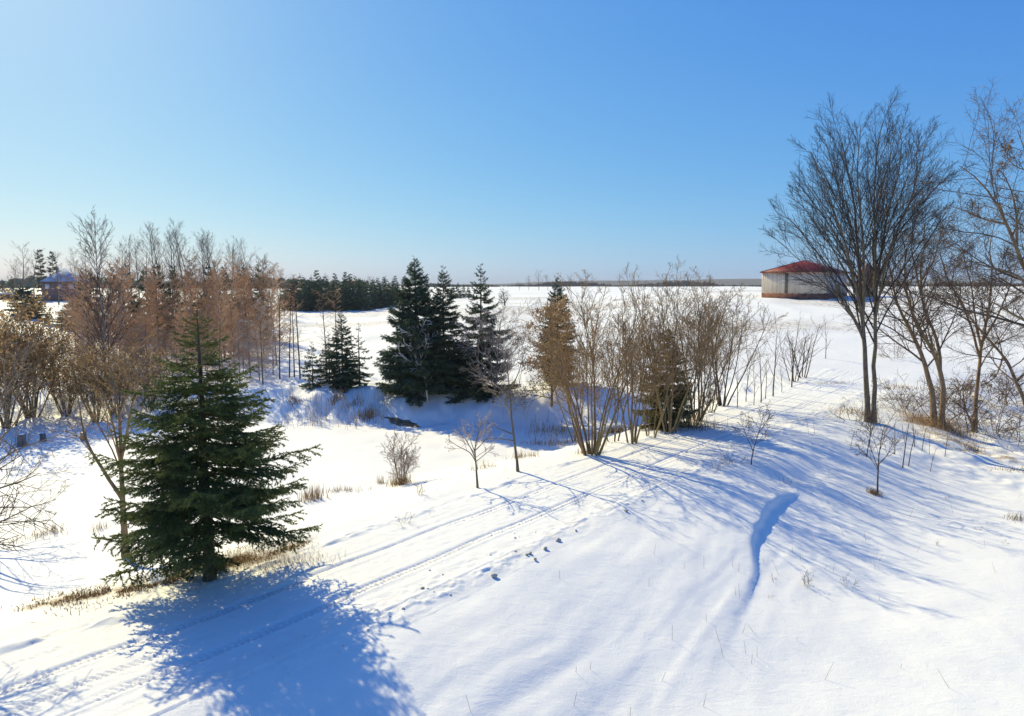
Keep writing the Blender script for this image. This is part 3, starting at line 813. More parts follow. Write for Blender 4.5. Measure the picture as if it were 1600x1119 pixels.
stems_tree('young_tree', 'slender young tree with mauve twigs, leaning slightly over the near pond edge', 'tree', (810, 737),
    [([(810, 738), (804, 690), (799, 655), (797, 620), (794, 580), (785, 545)], .085, .02, .3),
     ([(799, 678), (775, 668), (752, 655)], .035, .012, .4), ([(800, 690), (775, 684), (745, 690)], .03, .012, -.6),
     ([(797, 610), (812, 580), (820, 545)], .035, .012, -.3), ([(797, 622), (775, 600), (752, 585)], .04, .012, .5), ([(797, 630), (820, 612), (840, 610)], .03, .01, .3)],
    P_YG, M['bark_grey'], M['twig_mauve'], 34, sides=6)
stems_tree('young_tree', 'small bare sapling with a rounded head standing alone by the near pond edge', 'tree', (746, 763),
    [([(747, 763), (743, 720), (741, 700), (748, 675), (753, 655)], .06, .015, .0),
     ([(743, 722), (735, 706), (715, 698), (700, 686)], .03, .01, .4), ([(743, 716), (733, 695), (716, 672)], .03, .01, -.4),
     ([(742, 708), (736, 690), (730, 672)], .025, .01, .2), ([(743, 705), (756, 690), (770, 674)], .025, .01, -.3), ([(744, 722), (760, 708), (772, 700)], .02, .01, .4)],
    P_YG, M['bark_grey'], M['twig_mauve'], 35, sides=6)
stems_tree('willow_clump', 'mossy forked young tree just behind the large foreground spruce', 'tree', (196, 870),
    [([(196, 872), (192, 800), (190, 720), (187, 640), (178, 600), (172, 570)], .15, .03, .5),
     ([(186, 785), (165, 740), (138, 700), (127, 660), (122, 620)], .085, .02, .6),
     ([(191, 720), (198, 680), (205, 640), (215, 590), (218, 560)], .08, .02, -.6),
     ([(190, 740), (183, 690), (170, 640), (160, 610)], .06, .02, -.3), ([(129, 690), (115, 678), (92, 672)], .03, .012, .2)],
    P_YG, M['bark_olive'], M['twig_olive'], 36, sides=7, leaves=(.07, .15, 1), leaf_mat=M['leaf_tan'])
stems_tree('overhanging_tree', 'bare tree whose long thin branches reach in low over the snowy meadow', 'tree', (-75, 845),
    [([(-70, 846), (-60, 790), (-20, 770), (25, 755), (62, 740)], .10, .015, .5),
     ([(-70, 800), (-30, 740), (20, 705), (60, 690), (90, 680)], .08, .015, -.5),
     ([(-65, 780), (-40, 700), (0, 650), (15, 600), (25, 560)], .09, .02, .5), ([(-60, 810), (0, 790), (50, 795), (88, 780)], .05, .012, .8),
     ([(-50, 720), (0, 690), (40, 640), (60, 610)], .06, .015, 1.0), ([(-62, 770), (-80, 690), (-90, 600)], .09, .02, 0)],
    P_YG, M['bark_grey'], M['twig_mauve'], 37, sides=6)
solo(-140, 1010, 610, 38, P_GR, 'bark_grey', 'twig_brown', 'bare_tree', 'bare tree standing on the roadside past the foreground spruce, casting twiggy shade', .12)

# ------------------------------------------------------------------ saplings
P_SAP = [lv(k=6, wob=.05, up=.03, n=7, t0=.3, ang=.6, ratio=.40, sides=5, fall=.5, end=.25, rr=.6),
         lv(k=4, wob=.12, up=.05, n=3, t0=.3, ang=.6, ratio=.45, sides=3, rmin=.007), lv(k=3, wob=.12, sides=3, rmin=.005)]
sap_v = [bare_variant(200 + i, 3.2, .035, P_SAP, M['bark_dark'], M['twig_brown']) for i in range(5)]
sap_m = [bare_variant(220 + i, 3.4, .035, P_SAP, M['bark_dark'], M['twig_brown'], stems=5, spread=.35, base_r=.2) for i in range(2)]
whip = [bare_variant(230 + i, 1.6, .018, [lv(k=5, wob=.05, n=1, t0=.5, ang=.4, ratio=.4, sides=4, end=.4), lv(k=3, sides=3, rmin=.006)], M['bark_dark'], M['twig_brown']) for i in range(3)]
def sapling(vs, i, px, py, top, label, group, H0):
    p = at(px, py); place(vs[i % len(vs)], 'sapling', label, 'sapling', p, i * 1.9, group, height(top, p) / H0)
GL = 'saplings in a row along the far road edge'
for i, (px, py, top, lab) in enumerate((
    (1152, 637, 560, 'thin sapling at the start of the row, just past the last tall clump'),
    (1166, 628, 545, 'bare sapling second in the row along the far road edge'),
    (1178, 634, 570, 'short thin sapling in the row along the far road edge'),
    (1189, 630, 530, 'tall upright sapling mid-row along the far road edge'),
    (1196, 624, 556, 'thin sapling mid-row beside the tall upright one'),
    (1208, 620, 505, 'tallest forked sapling in the row along the far road edge'),
    (1221, 614, 560, 'small sapling between the tallest forked one and the bushy ones'),
    (1237, 606, 500, 'straight sapling right beside the bushy multi-stemmed saplings'))):
    sapling(sap_v, i, px, py, top, lab, GL, 3.2)
sapling(sap_m, 0, 1254, 590, 488, 'bushy many-stemmed sapling at the far end of the row', GL, 3.4)
sapling(sap_m, 1, 1240, 596, 505, 'bushy sapling half hidden by the straight one in the row', GL, 3.4)
sapling(sap_v, 2, 1290, 560, 500, 'faint lone sapling in the field past the end of the row', GL, 3.2)
GB = 'saplings on the snowy bank below the maple'
stems_tree('sapling', 'sapling with a grassy foot on the open snow below the twin-trunked tree', 'sapling', (1371, 773),
    [([(1371, 774), (1372, 740), (1373, 715), (1376, 690), (1382, 665)], .05, .012, .1), ([(1372, 732), (1362, 705), (1352, 672)], .025, .008, -.2), ([(1372, 728), (1386, 712), (1396, 690)], .02, .008, .2), ([(1372, 735), (1360, 715), (1340, 705)], .018, .007, .3)],
    P_YG, M['bark_dark'], M['twig_brown'], 41, GB, sides=5)
stems_tree('sapling', 'forked sapling alone on the shaded crest of the bank', 'sapling', (1173, 727),
    [([(1173, 728), (1177, 700), (1186, 675), (1193, 648)], .035, .01, .1), ([(1176, 705), (1168, 685), (1157, 655)], .02, .008, -.2), ([(1178, 695), (1190, 688), (1200, 680)], .015, .007, .2)],
    P_YG, M['bark_dark'], M['twig_brown'], 42, GB, sides=5)
for i, (px, py, top, lab) in enumerate((
    (1352, 712, 630, 'straight dark sapling just in front of the twin trunks'),
    (1358, 697, 625, 'shorter dark sapling touching the base of the twin trunks'),
    (1410, 730, 640, 'slanting bare whip nearest the grassy-footed sapling'),
    (1418, 728, 655, 'slanting bare whip second from the grassy-footed sapling'),
    (1439, 709, 650, 'thin whip in front of the brushy leaning tree'),
    (1452, 714, 665, 'thin whip below the brush pile'),
    (1476, 712, 655, 'thin whip at the edge of the dug snow bank'),
    (1452, 736, 690, 'short whip lowest on the slope below the brush pile'),
    (1430, 700, 640, 'thin whip halfway between the twin trunks and the brush pile'),
    (1398, 712, 650, 'thin whip behind the grassy-footed sapling'),
    (1328, 700, 660, 'short whip on the bank to the road side of the twin trunks'),
    (1264, 678, 650, 'short thin stalk alone on the rounded bank'),
    (1273, 680, 655, 'second thin stalk close to the one on the rounded bank'))):
    sapling(whip, i, px, py, top, lab, GB, 1.6)

P_BR = [lv(k=6, wob=.16, up=-.03, n=5, t0=.2, ang=.8, ratio=.5, sides=4, fall=.3, end=.4, rr=.6, rmin=.012),
        lv(k=4, wob=.22, up=-.02, n=6, t0=.2, ang=.8, ratio=.5, sides=3, rmin=.007), lv(k=3, wob=.2, sides=3, rmin=.007)]
br_v = [bare_variant(260 + i, 2.2, .018, P_BR, M['twig_brown'], M['twig_brown'], stems=8, spread=.8, base_r=.5, leaves=(.07, .35, 1), leaf_mat=M['leaf_brown']) for i in range(3)]
for i, (px, py, top, lab) in enumerate(((1445, 655, 585, 'tangled bramble at the road side of the two leaning trunks'), (1496, 668, 580, 'tangled bramble between the leaning trunks and the low-forked tree'),
    (1548, 672, 600, 'tangled bramble at the foot of the low-forked tree'), (1582, 690, 625, 'low bramble under the slanting dark trunk'), (1560, 630, 575, 'bramble on the slope behind the low-forked tree'), (1490, 625, 570, 'bramble behind the gap between the crooked trees'),
    (1412, 640, 590, 'thin bramble between the twin trunks and the brush pile'), (1594, 640, 570, 'bramble crossing the slanting dark trunk'), (1400, 560, 525, 'faint bramble in the field behind the twin trunks'), (1340, 660, 615, 'twiggy bramble hugging the twin trunks'))):
    p = at(px, py); place(br_v[i % 3], 'bramble_bush', lab, 'bush', p, i * 1.7, 'brambles under the crooked trees', height(top, p) / 1.9)

# ------------------------------------------------------------------ left: tan-leaved shrubs
P_SH = [lv(k=6, wob=.08, up=.02, n=9, t0=.25, ang=.6, ratio=.45, sides=5, fall=.3, end=.3, rr=.55),
        lv(k=4, wob=.15, up=.04, n=6, t0=.2, ang=.65, ratio=.5, sides=3, end=.3, rmin=.012),
        lv(k=4, wob=.15, n=3, t0=.2, ang=.65, ratio=.5, sides=3, end=.4, rmin=.009), lv(k=3, wob=.15, sides=3, rmin=.007)]
GT = 'tan-leaved shrubs on the meadow edge'
sh_v = [bare_variant(300 + i, 5.0, .06, P_SH, M['bark_olive'], M['twig_olive'], stems=11, spread=.5, base_r=.4, leaves=(.13, .8, 1), leaf_mat=M['leaf_tan']) for i in range(3)]
def shrub(i, px, py, top, lab, y=None):
    p = at(px, py) if y is None else col(px, y)
    place(sh_v[i % 3], 'leafy_shrub', lab, 'shrub', p, i * 2.1, GT, height(top, p) / 5.0)
for i, (px, py, top, lab) in enumerate((
    (48, 652, 505, 'tan-leaved shrub with mossy stems behind the thickest stump'),
    (104, 645, 545, 'tan-leaved shrub with thin clustered stems behind the small stumps'),
    (8, 668, 478, 'tallest tan-leaved shrub, at the outer end of the meadow row'),
    (150, 660, 560, 'low golden shrub between the small stumps and the mossy forked tree'),
    (182, 648, 545, 'golden shrub behind the mossy forked young tree'),
    (236, 640, 560, 'golden shrub half hidden by the large foreground spruce'))):
    shrub(i, px, py, top, lab)

ms_v = [bare_variant(320 + i, 6, .05, P_CL, M['bark_grey'], M['twig_mauve'], stems=9, spread=.5, base_r=.6) for i in range(2)]
for i, (px, y, top, lab) in enumerate(((12, 62, 500, 'mauve-grey bare shrub at the outer end behind the tan-leaved row'), (42, 66, 512, 'mauve-grey bare shrub behind the shrub with mossy stems'), (72, 60, 520, 'mauve-grey bare shrub behind the thickest stump'), (98, 68, 505, 'mauve-grey bare shrub below the far house'), (124, 63, 515, 'mauve-grey bare shrub at the corner of the larch wood'), (-12, 70, 495, 'mauve-grey bare shrub at the very edge of the view'))):
    p = col(px, y); place(ms_v[i % 2], 'bare_shrub', lab, 'shrub', p, i * 2, 'mauve shrubs behind the tan-leaved row', height(top, p) / 6)

# ------------------------------------------------------------------ left: larch wood, poplars, conifers, far house
P_LAR = [lv(k=9, wob=.015, up=.02, n=38, t0=.10, ang=1.1, ratio=.29, sides=5, fall=.75, end=.12, rr=.35),
         lv(k=5, wob=.12, up=.09, n=9, t0=.1, ang=.7, ratio=.42, sides=3, end=.4, rmin=.030),
         lv(k=3, wob=.14, up=.06, n=2, t0=.3, ang=.7, ratio=.55, sides=3, end=.5, rmin=.019), lv(k=2, sides=3, rmin=.015)]
lar_v = [bare_variant(400 + i, 11.5, .10, P_LAR, M['bark_pale'] if i % 2 else M['bark_grey'], M['twig_red']) for i in range(4)]
lar_m = [bare_variant(410 + i, 10.5, .09, P_LAR, M['bark_grey'], M['twig_mauve']) for i in range(2)]
rng = random.Random(77)
GW = 'bare larches in the wood beyond the meadow'
spots = []
for row, (y0, n, x0, x1) in enumerate(((61, 9, 170, 425), (65, 10, 135, 430), (71, 12, 125, 440), (78, 13, 120, 436), (86, 13, 118, 430), (96, 13, 115, 432))):
    for i in range(n):
        spots.append((x0 + (x1 - x0) * (i + rng.uniform(.1, .9)) / n, y0 + rng.uniform(-2.5, 2.5)))
for i, (px, y) in enumerate(spots):
    if 150 < px < 300 and 79 < y and rng.random() < .3: continue
    p = col(px, y)
    low = y < 72
    v = (lar_m[i % 2] if (low and rng.random() < .6) else lar_v[i % 4])
    top = (rng.uniform(455, 510) if low else rng.uniform(398, 436)) if px > 190 else rng.uniform(410, 470)
    if low and px < 330: top += 20
    H = max(4, height(top, p))
    place(v, 'larch_tree', ('grey-brown bare larch in the front rows of the wood beyond the meadow' if v in lar_m else 'reddish-brown bare larch in the thick wood beyond the meadow'), 'tree', p, i * 1.3, GW, (H / 11.5 * rng.uniform(.95, 1.15),) * 2 + (H / 11.5,))
rng = random.Random(19)
WOODC = [(214, 455, 84), (262, 448, 88), (316, 452, 80), (372, 450, 86), (205, 408, 104), (232, 412, 108), (252, 406, 100), (276, 410, 106), (302, 414, 102), (330, 408, 108), (356, 412, 104), (384, 406, 107), (408, 412, 103), (182, 416, 106), (150, 420, 110), (134, 424, 112)]
# thin larches with bare lower trunks in a row
P_THIN = [lv(k=9, wob=.012, up=.02, n=34, t0=.22, ang=1.2, ratio=.13, sides=5, fall=.2, end=.3, rr=.3),
          lv(k=4, wob=.14, up=.03, n=5, t0=.1, ang=.75, ratio=.42, sides=3, end=.4, rmin=.014), lv(k=3, wob=.14, sides=3, rmin=.010)]
thin_v = [bare_variant(430 + i, 10, .085, P_THIN, M['bark_dark'], M['twig_red']) for i in range(3)]
GR = 'thin-trunked larches in a row beside the small spruces'
for i, (px, py, top, lab) in enumerate((
    (437, 592, 440, 'thin-trunked larch standing against the edge of the reddish wood'),
    (452, 590, 450, 'thin-trunked larch with a slight lean, in the middle of the row'),
    (460, 589, 455, 'thin-trunked larch paired closely with the straight dark one'),
    (469, 592, 432, 'straight dark thin-trunked larch nearest the smallest spruce'),
    (512, 590, 452, 'thin larch rising behind the slim spruce'),
    (527, 578, 446, 'thin larch rising behind the medium dense spruce'))):
    p = at(px, py); place(thin_v[i % 3], 'larch_tree', lab, 'tree', p, i * 1.1, GR, height(top, p) / 10)

ORD = 'first second third fourth fifth sixth seventh eighth ninth tenth eleventh twelfth thirteenth fourteenth fifteenth sixteenth seventeenth eighteenth nineteenth twentieth twenty-first twenty-second'.split()
P_POP = [lv(k=10, wob=.03, up=.02, n=22, t0=.25, ang=.6, ratio=.30, sides=6, fall=.55, end=.12, rr=.4),
         lv(k=5, wob=.08, up=.07, n=7, t0=.15, ang=.55, ratio=.42, sides=3, end=.3, rmin=.022),
         lv(k=3, wob=.1, up=.05, n=4, t0=.2, ang=.6, ratio=.5, sides=3, end=.5, rmin=.014), lv(k=2, sides=3, rmin=.011)]
pop_v = [bare_variant(450 + i, 18, .20, P_POP, M['bark_grey'], M['twig_brown']) for i in range(4)]
solo(166, 600, 358, 460, [dict(P_POP[0], n=46, t0=.12), P_POP[1], P_POP[2], P_POP[3]], 'bark_pale', 'twig_brown', 'birch_tree', 'tallest bare tree over the larch wood, with a pale slender trunk', .13)
GP = 'bare poplars rising behind the larch wood'
for i, (px, top, y) in enumerate(((122, 378, 200), (135, 376, 190), (196, 372, 125), (209, 358, 130), (219, 366, 120), (234, 372, 125), (248, 348, 125), (259, 340, 118), (270, 352, 128), (281, 366, 122),
    (293, 338, 118), (304, 356, 126), (318, 364, 130), (328, 362, 120), (339, 353, 124), (350, 358, 130), (362, 374, 120), (375, 372, 126), (388, 386, 125), (397, 364, 132), (409, 388, 126), (424, 400, 150), (436, 402, 150), (444, 410, 160))):
    p = col(px, y); place(pop_v[i % 4], 'poplar_tree', ('%s tall bare poplar, counting from the far house, in the line behind the larch wood' % ORD[i - 2]) if i > 1 else ('tall bare poplar nearest the far house roof' if i == 0 else 'tall bare poplar touching the outer side of the tallest birch'), 'tree', p, i * 1.7, GP, height(top + 14, p) / 18)
# bare trees by the far house
for i, (px, top, y, lab) in enumerate(((36, 386, 215, 'wide bare tree beside the tall dark conifers at the far house'), (22, 408, 210, 'lower bare tree on the outer side of the far house conifers'), (54, 392, 205, 'bare tree just in front of the far house conifers'), (92, 398, 205, 'bare tree overlapping the ridge of the far house'))):
    p = col(px, y); place(pop_v[(i + 1) % 4], 'bare_tree', lab, 'tree', p, i * 2.3, 'bare trees round the far house', (height(top, p) / 18 * 1.35,) * 2 + (height(top, p) / 18,))

far_v = [spruce_variant(500 + i, 8, [(.04, 1.9), (.25, 1.8), (.5, 1.3), (.8, .6), (1, .1)], .75, 5, .42, .15, .17, 'needle_far', .12, .13) for i in range(3)]
rag_v = spruce_variant(520, 16, [(.05, 2.2), (.4, 2.0), (.7, 1.5), (.9, .8), (1, .15)], 1.1, 4, .5, .2, .16, 'needle_mid', .2, .2)
dk_v = spruce_variant(521, 8, [(.03, 2.6), (.4, 2.6), (.7, 1.9), (1, .4)], .6, 6, .4, .16, .12, 'needle_mid', .1, .2)
for i, (px, top, y, v, H0, lab) in enumerate((
    (67, 388, 235, rag_v, 16, 'tall ragged dark conifer behind the far house roof'),
    (86, 391, 236, rag_v, 16, 'thinner ragged dark conifer behind the far house ridge'),
    (40, 448, 150, dk_v, 8, 'broad dark conifer in front of the far house'),
    (52, 462, 140, dk_v, 8, 'dark rounded conifer just below the far house wall'),
    (78, 484, 125, far_v[0], 8, 'green young pine on the slope below the far house'),
    (100, 480, 122, far_v[1], 8, 'dull green young pine between the far house and the larch wood'),
    (120, 470, 118, dk_v, 8, 'dark conifer at the near corner of the larch wood'),
    (242, 478, 108, dk_v, 8, 'dark small conifer showing through a snowy gap in the larch wood'),
    (106, 425, 240, far_v[2], 8, 'small conifer at the end of the far house ridge'),
    (20, 432, 260, far_v[1], 8, 'distant conifer on the outer side of the far house'),
    (5, 436, 250, far_v[0], 8, 'distant conifer at the outermost end of the skyline'))):
    p = col(px, y); place(v, 'conifer_tree', lab, 'tree', p, i * 1.7, 'conifers round the far house', (height(top, p) / H0 * (1.7 if i in (2, 3, 4, 5, 6) else 1),) * 2 + (height(top, p) / H0,))
for i, (px, top, y) in enumerate(WOODC):
    p = col(px, y); place(far_v[i % 3], 'conifer_tree', '%s dark conifer among the larches, counting from the plantation side' % ORD[sorted(range(len(WOODC)), key=lambda q: -WOODC[q][0]).index(i)], 'tree', p, i * 1.9, 'conifers inside the larch wood', (height(top, p) / 8 * .8,) * 2 + (height(top, p) / 8,))
rng = random.Random(5)
GC = 'young conifers in the plantation beyond the snowy field'
for i in range(58):
    row = i % 3
    px = 444 + (i // 3) * 9.6 + row * 3.1 + rng.uniform(-3, 3)
    y = 176 + row * 9 + rng.uniform(-2, 2) + max(0, px - 560) * .25
    p = col(px, y)
    top = 438 + rng.uniform(-7, 9) - (4 if row == 2 else 0)
    place(far_v[i % 3], 'conifer_tree', 'dense green young conifer in the plantation beyond the snowy field', 'tree', p, i * 1.1, GC, (height(top, p) / 8 * 1.15,) * 2 + (height(top, p) / 8,))
for i, (px, top, y) in enumerate(((496, 421, 215), (524, 426, 220), (540, 424, 218), (548, 427, 222), (476, 432, 215), (600, 432, 240), (618, 430, 240))):
    p = col(px, y); place(rag_v, 'conifer_tree', '%s taller conifer poking above the young plantation, counting from the larch wood' % ORD[(1, 3, 4, 5, 0, 6, 7)[i] - (1 if i in (1, 2, 3, 5, 6) else 0)], 'tree', p, i * 2, 'taller conifers over the plantation', (height(top, p) / 16 * 1.3,) * 2 + (height(top, p) / 16,))
for i, (px, top, y) in enumerate(((460, 428, 200), (510, 430, 200), (555, 430, 205), (580, 432, 210), (598, 440, 205))):
    p = col(px, y); place(lar_v[i % 4], 'larch_tree', '%s distant reddish larch behind the young plantation, counting from the larch wood' % ORD[i], 'tree', p, i * 2, 'larches behind the plantation', height(top, p) / 11.5)
solo(606, 470, 444, 470, P_GR, 'bark_grey', 'twig_mauve', 'bare_tree', 'small rounded bare tree in front of the young plantation', .12)
p = col(706, 210)
for i, (px, top) in enumerate(((708, 444), (716, 441), (724, 443), (732, 446))):
    p = col(px, 230 + i * 3); place(far_v[i % 3], 'conifer_tree', '%s distant green conifer in the gap between the tall spruces, counting from the tallest' % ORD[i], 'tree', p, i, 'conifers seen between the tall spruces', (height(top, p) / 8 * 1.3,) * 2 + (height(top, p) / 8,))
solo(789, 478, 455, 471, P_GR, 'bark_dark', 'twig_dark', 'bare_tree', 'dark stubby bare tree alone on the rim of the far field', .2)
for i, (px, top, y) in enumerate(((826, 432, 330), (842, 424, 320), (856, 430, 340), (812, 440, 350))):
    p = col(px, y); place(pop_v[i % 4], 'bare_tree', '%s faint distant bare tree on the far skyline, counting away from the tall spruces' % ORD[(1, 2, 3, 0)[i]], 'tree', p, i * 2, 'bare trees on the far skyline', (height(top, p) / 18 * 1.6,) * 2 + (height(top, p) / 18,))

# ------------------------------------------------------------------ barn, silo, house
def prism(name, pts, faces, mat, parent):
    return link(name, mesh_np(name, pts, [np.array([f]) for f in faces], [mat]), parent)

def hip_roof(w, d, z, h, ov, ridge):
    e = [(-ov, -ov, z), (w + ov, -ov, z), (w + ov, d + ov, z), (-ov, d + ov, z)]
    rr = [(w / 2, ridge, z + h), (w / 2, d - ridge, z + h)]
    t = .14
    pts = e + rr + [(a, b, c - t) for a, b, c in e]
    return pts, [(0, 1, 4), (1, 2, 5, 4), (2, 3, 5), (3, 0, 4, 5), (0, 6, 7, 1), (1, 7, 8, 2), (2, 8, 9, 3), (3, 9, 6, 0), (6, 9, 8, 7)]

pb = col(1293, 141)                                 # near corner of the barn
W, DP = 13.4, 17.0
rotb = math.radians(-38)
cw, sw = math.cos(rotb), math.sin(rotb)
zc = pb[2]
zbase = z_at(462, 143)
barn_h = z_at(425.5, 143) - zbase
barn = thing('barn', 'large barn with tan board walls and a red hipped roof on the snowy hill', 'barn', (pb[0] - W * cw, pb[1] - W * sw, zbase), rotb)
link('foundation', box_mesh('foundation', .06, W - .06, .06, DP - .06, -1.6, .50, M['footing']), barn)
link('wall', box_mesh('wall', .12, W - .12, .12, DP - .12, .48, barn_h, M['board_tan']), barn)
bw = .42
bm_ = box_mesh('board', 0, bw - .035, 0, .05, .40, barn_h - .02, M['board_tan'])
for i in range(int(W / bw)):
    link('board', bm_, barn, (i * bw + .02, .07 - .012 * (i % 3), .0))
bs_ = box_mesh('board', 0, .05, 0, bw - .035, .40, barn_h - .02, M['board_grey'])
for i in range(int(DP / bw)):
    link('board', bs_, barn, (W - .13 + .012 * (i % 3), i * bw + .02, 0))
RH = 2.5
pts, fc = hip_roof(W, DP, barn_h + .14, RH, .35, 6.4)
roof = prism('roof', pts, fc, M['roof_red'], barn)
g = Geo()
for u in np.linspace(.02, .98, 28):                  # standing seams of the hipped end
    a = np.array(pts[0]) * (1 - u) + np.array(pts[1]) * u
    hgt = min(u, 1 - u) * 2
    b = np.array((a[0], pts[0][1] + (6.4 + .35) * hgt, pts[0][2] + RH * hgt))
    g.tube([tuple(a + np.array((0, 0, .02))), tuple(b + np.array((0, 0, .02)))], [.035, .035], 4)
link('seams', g.mesh('seams', M['roof_red']), roof)
g = Geo(); g.tube([pts[0], pts[4]], [.09, .09], 5); g.tube([pts[1], pts[4]], [.09, .09], 5); g.tube([pts[4], pts[5]], [.09, .09], 5); g.tube([pts[0], pts[1]], [.08, .08], 5); g.tube([pts[1], pts[2]], [.08, .08], 5)
link('roof_trim', g.mesh('roof_trim', M['trim_dark']), roof)
link('door', box_mesh('door', W * .36, W * .37 + .5, -.02, .05, .5, barn_h - .1, M['stump']), barn)
link('side_door', box_mesh('side_door', W - .06, W + .02, 6.2, 9.4, .1, 2.4, M['silo']), barn)

ps = col(1353, 150)
silo = thing('silo', 'squat brown silo with a pointed cap behind the twin-trunked tree', 'silo', ps)
hz = z_at(432, 150) - ps[2]; ht = z_at(411, 150) - ps[2]
def lathe(name, prof, mat, n, parent):
    a = np.arange(n) * 2 * math.pi / n
    V = np.array([(r * math.cos(t), r * math.sin(t), z) for r, z in prof for t in a])
    i = np.arange(n); j = (i + 1) % n
    Fq = np.concatenate([np.stack((k * n + i, k * n + j, (k + 1) * n + j, (k + 1) * n + i), -1) for k in range(len(prof) - 1)])
    return link(name, mesh_np(name, V, [Fq], [mat]), parent)
lathe('wall', [(1.95, -1), (1.95, hz * .3), (2.0, hz * .3 + .05), (1.95, hz * .3 + .1), (1.95, hz * .65), (2.0, hz * .65 + .05), (1.95, hz * .65 + .1), (1.95, hz)], M['silo'], 20, silo)
lathe('roof', [(2.15, hz - .08), (2.15, hz + .02), (1.2, hz + (ht - hz) * .55), (.15, ht), (.02, ht + .05)], M['silo_roof'], 20, silo)

ph = col(92, 232)
house = thing('brick_house', 'far red brick house with a blue-grey hipped roof among bare trees', 'house', (ph[0] - 5.5, ph[1], ph[2]), .1)
hh = z_at(441, 232) - ph[2]; hr = z_at(419, 232) - ph[2]
link('wall', box_mesh('wall', 0, 11.5, 0, 9, -.8, hh, M['brick_red']), house)
pts, fc = hip_roof(11.5, 9, hh + .14, hr - hh, .5, 3.9)
hroof = prism('roof', pts, fc, M['roof_slate'], house)
link('chimney', box_mesh('chimney', 2.2, 3.0, 5, 5.8, hh + .5, hr + .3, M['white_trim']), hroof)
link('eaves', box_mesh('eaves', -.5, 12, -.53, -.45, hh - .1, hh + .16, M['trim_dark']), hroof)
for wx in (1.2, 5.2, 8.8):
    f = link('window', box_mesh('window', wx, wx + 1.3, -.08, .02, hh - 2.2, hh - .7, M['white_trim']), house)
    link('pane', box_mesh('pane', wx + .12, wx + 1.18, -.10, -.03, hh - 2.08, hh - .82, M['window']), f)
# long low shed and snowy lane far left
psd = col(2, 240)
shed = thing('shed', 'long low dark shed at the outermost edge beyond the tan-leaved shrubs', 'shed', (psd[0] - 8, psd[1], psd[2]), .05)
link('wall', box_mesh('wall', 0, 14, 0, 6, -.5, 2.0, M['brick_red']), shed)
link('roof', box_mesh('roof', -.3, 14.3, -.3, 6.3, 2.0, 2.45, M['white_trim']), shed)

# ------------------------------------------------------------------ stumps, clods, water
g = Geo()
def stump(px, py, w, h, label, seed):
    p = at(px, py); rng = random.Random(seed); n = 10
    prof = [(w * .62, -.15), (w * .52, .08), (w * .47, h * .55), (w * .46, h), (w * .40, h + .015), (.02, h + .02)]
    V = []
    jit = [rng.uniform(.85, 1.15) for _ in range(n)]
    for k, (r, z) in enumerate(prof):
        for i in range(n):
            a = i * 2 * math.pi / n; V.append((r * jit[i] * math.cos(a), r * jit[i] * math.sin(a), z + (rng.uniform(-.05, .05) if k in (3,) else 0)))
    i = np.arange(n); j = (i + 1) % n
    Fq = np.concatenate([np.stack((k * n + i, k * n + j, (k + 1) * n + j, (k + 1) * n + i), -1) for k in range(len(prof) - 1)])
    t = thing('tree_stump', label, 'stump', p, seed, 'stumps on the snowy meadow')
    link('trunk', mesh_np('trunk', V, [Fq], [M['stump']]), t)
    V2 = [(w * .41 * jit[q] * math.cos(q * 2 * math.pi / n), w * .41 * jit[q] * math.sin(q * 2 * math.pi / n), h + .03) for q in range(n)]
    link('snow_cap', mesh_np('snow_cap', V2 + [(0, 0, h + .09)], [np.stack((i, j, np.full(n, n)), -1)], [M['snow']], smooth=True), t)
stump(35, 697, .60, .75, 'thickest grey stump on the meadow, under the tan-leaved shrubs', 1)
stump(67, 690, .42, .52, 'middle grey stump on the meadow, a step from the thickest one', 2)
stump(131, 687, .42, .50, 'grey stump beside the arm of the mossy forked tree', 3)

ico = None
def clod_mesh(seed):
    nr = np.random.RandomState(seed); n = 8
    V = []
    for k, (r, z) in enumerate(((.9, -.3), (1, .2), (.75, .65), (.1, .85))):
        for i in range(n):
            a = i * 2 * math.pi / n + k * .3; V.append(np.array((r * math.cos(a), r * math.sin(a), z)) * nr.uniform(.72, 1.2))
    i = np.arange(n); j = (i + 1) % n
    return mesh_np('clod', V, [np.concatenate([np.stack((k * n + i, k * n + j, (k + 1) * n + j, (k + 1) * n + i), -1) for k in range(3)])], [M['clod']])
cm = [clod_mesh(i) for i in range(4)]
rng = random.Random(3)
GCL = 'snow clods along the ploughed road edge'
for i, (px, py, sz, lab) in enumerate(((772, 902, .11, 'dark snow clod at the near end of the ploughed road edge'), (828, 868, .09, 'snow clod beside the dark pair on the ploughed road edge'), (836, 877, .08, 'smaller clod just below the dark pair on the road edge'),
    (872, 847, .12, 'largest snow clod, at the far end of the loose ones'), (852, 860, .09, 'grassy dark clod next to the largest one'), (978, 800, .10, 'pointed lone clod farther along the bank by the bend'), (660, 922, .08, 'lone clod closest to the spruce shadow'), (630, 955, .06, 'small clod on the bank at the edge of the spruce shadow'), (823, 870, .07, 'small clod above the dark pair on the road edge'), (805, 865, .07, 'small clod in the tyre-side row of the road edge'), (1003, 784, .07, 'tiny clod beyond the pointed lone one'), (900, 832, .06, 'small clod between the largest and the pointed lone clod'))):
    p = at(px, py); o = link('snow_clod', cm[i % 4], None, (p[0], p[1], p[2] + .05), i); o.scale = (sz * .95, sz * .8, sz * .75); tag(o, lab, 'snow clod', GCL)
nr = np.random.RandomState(8); V = []; Fq = []; n = 6
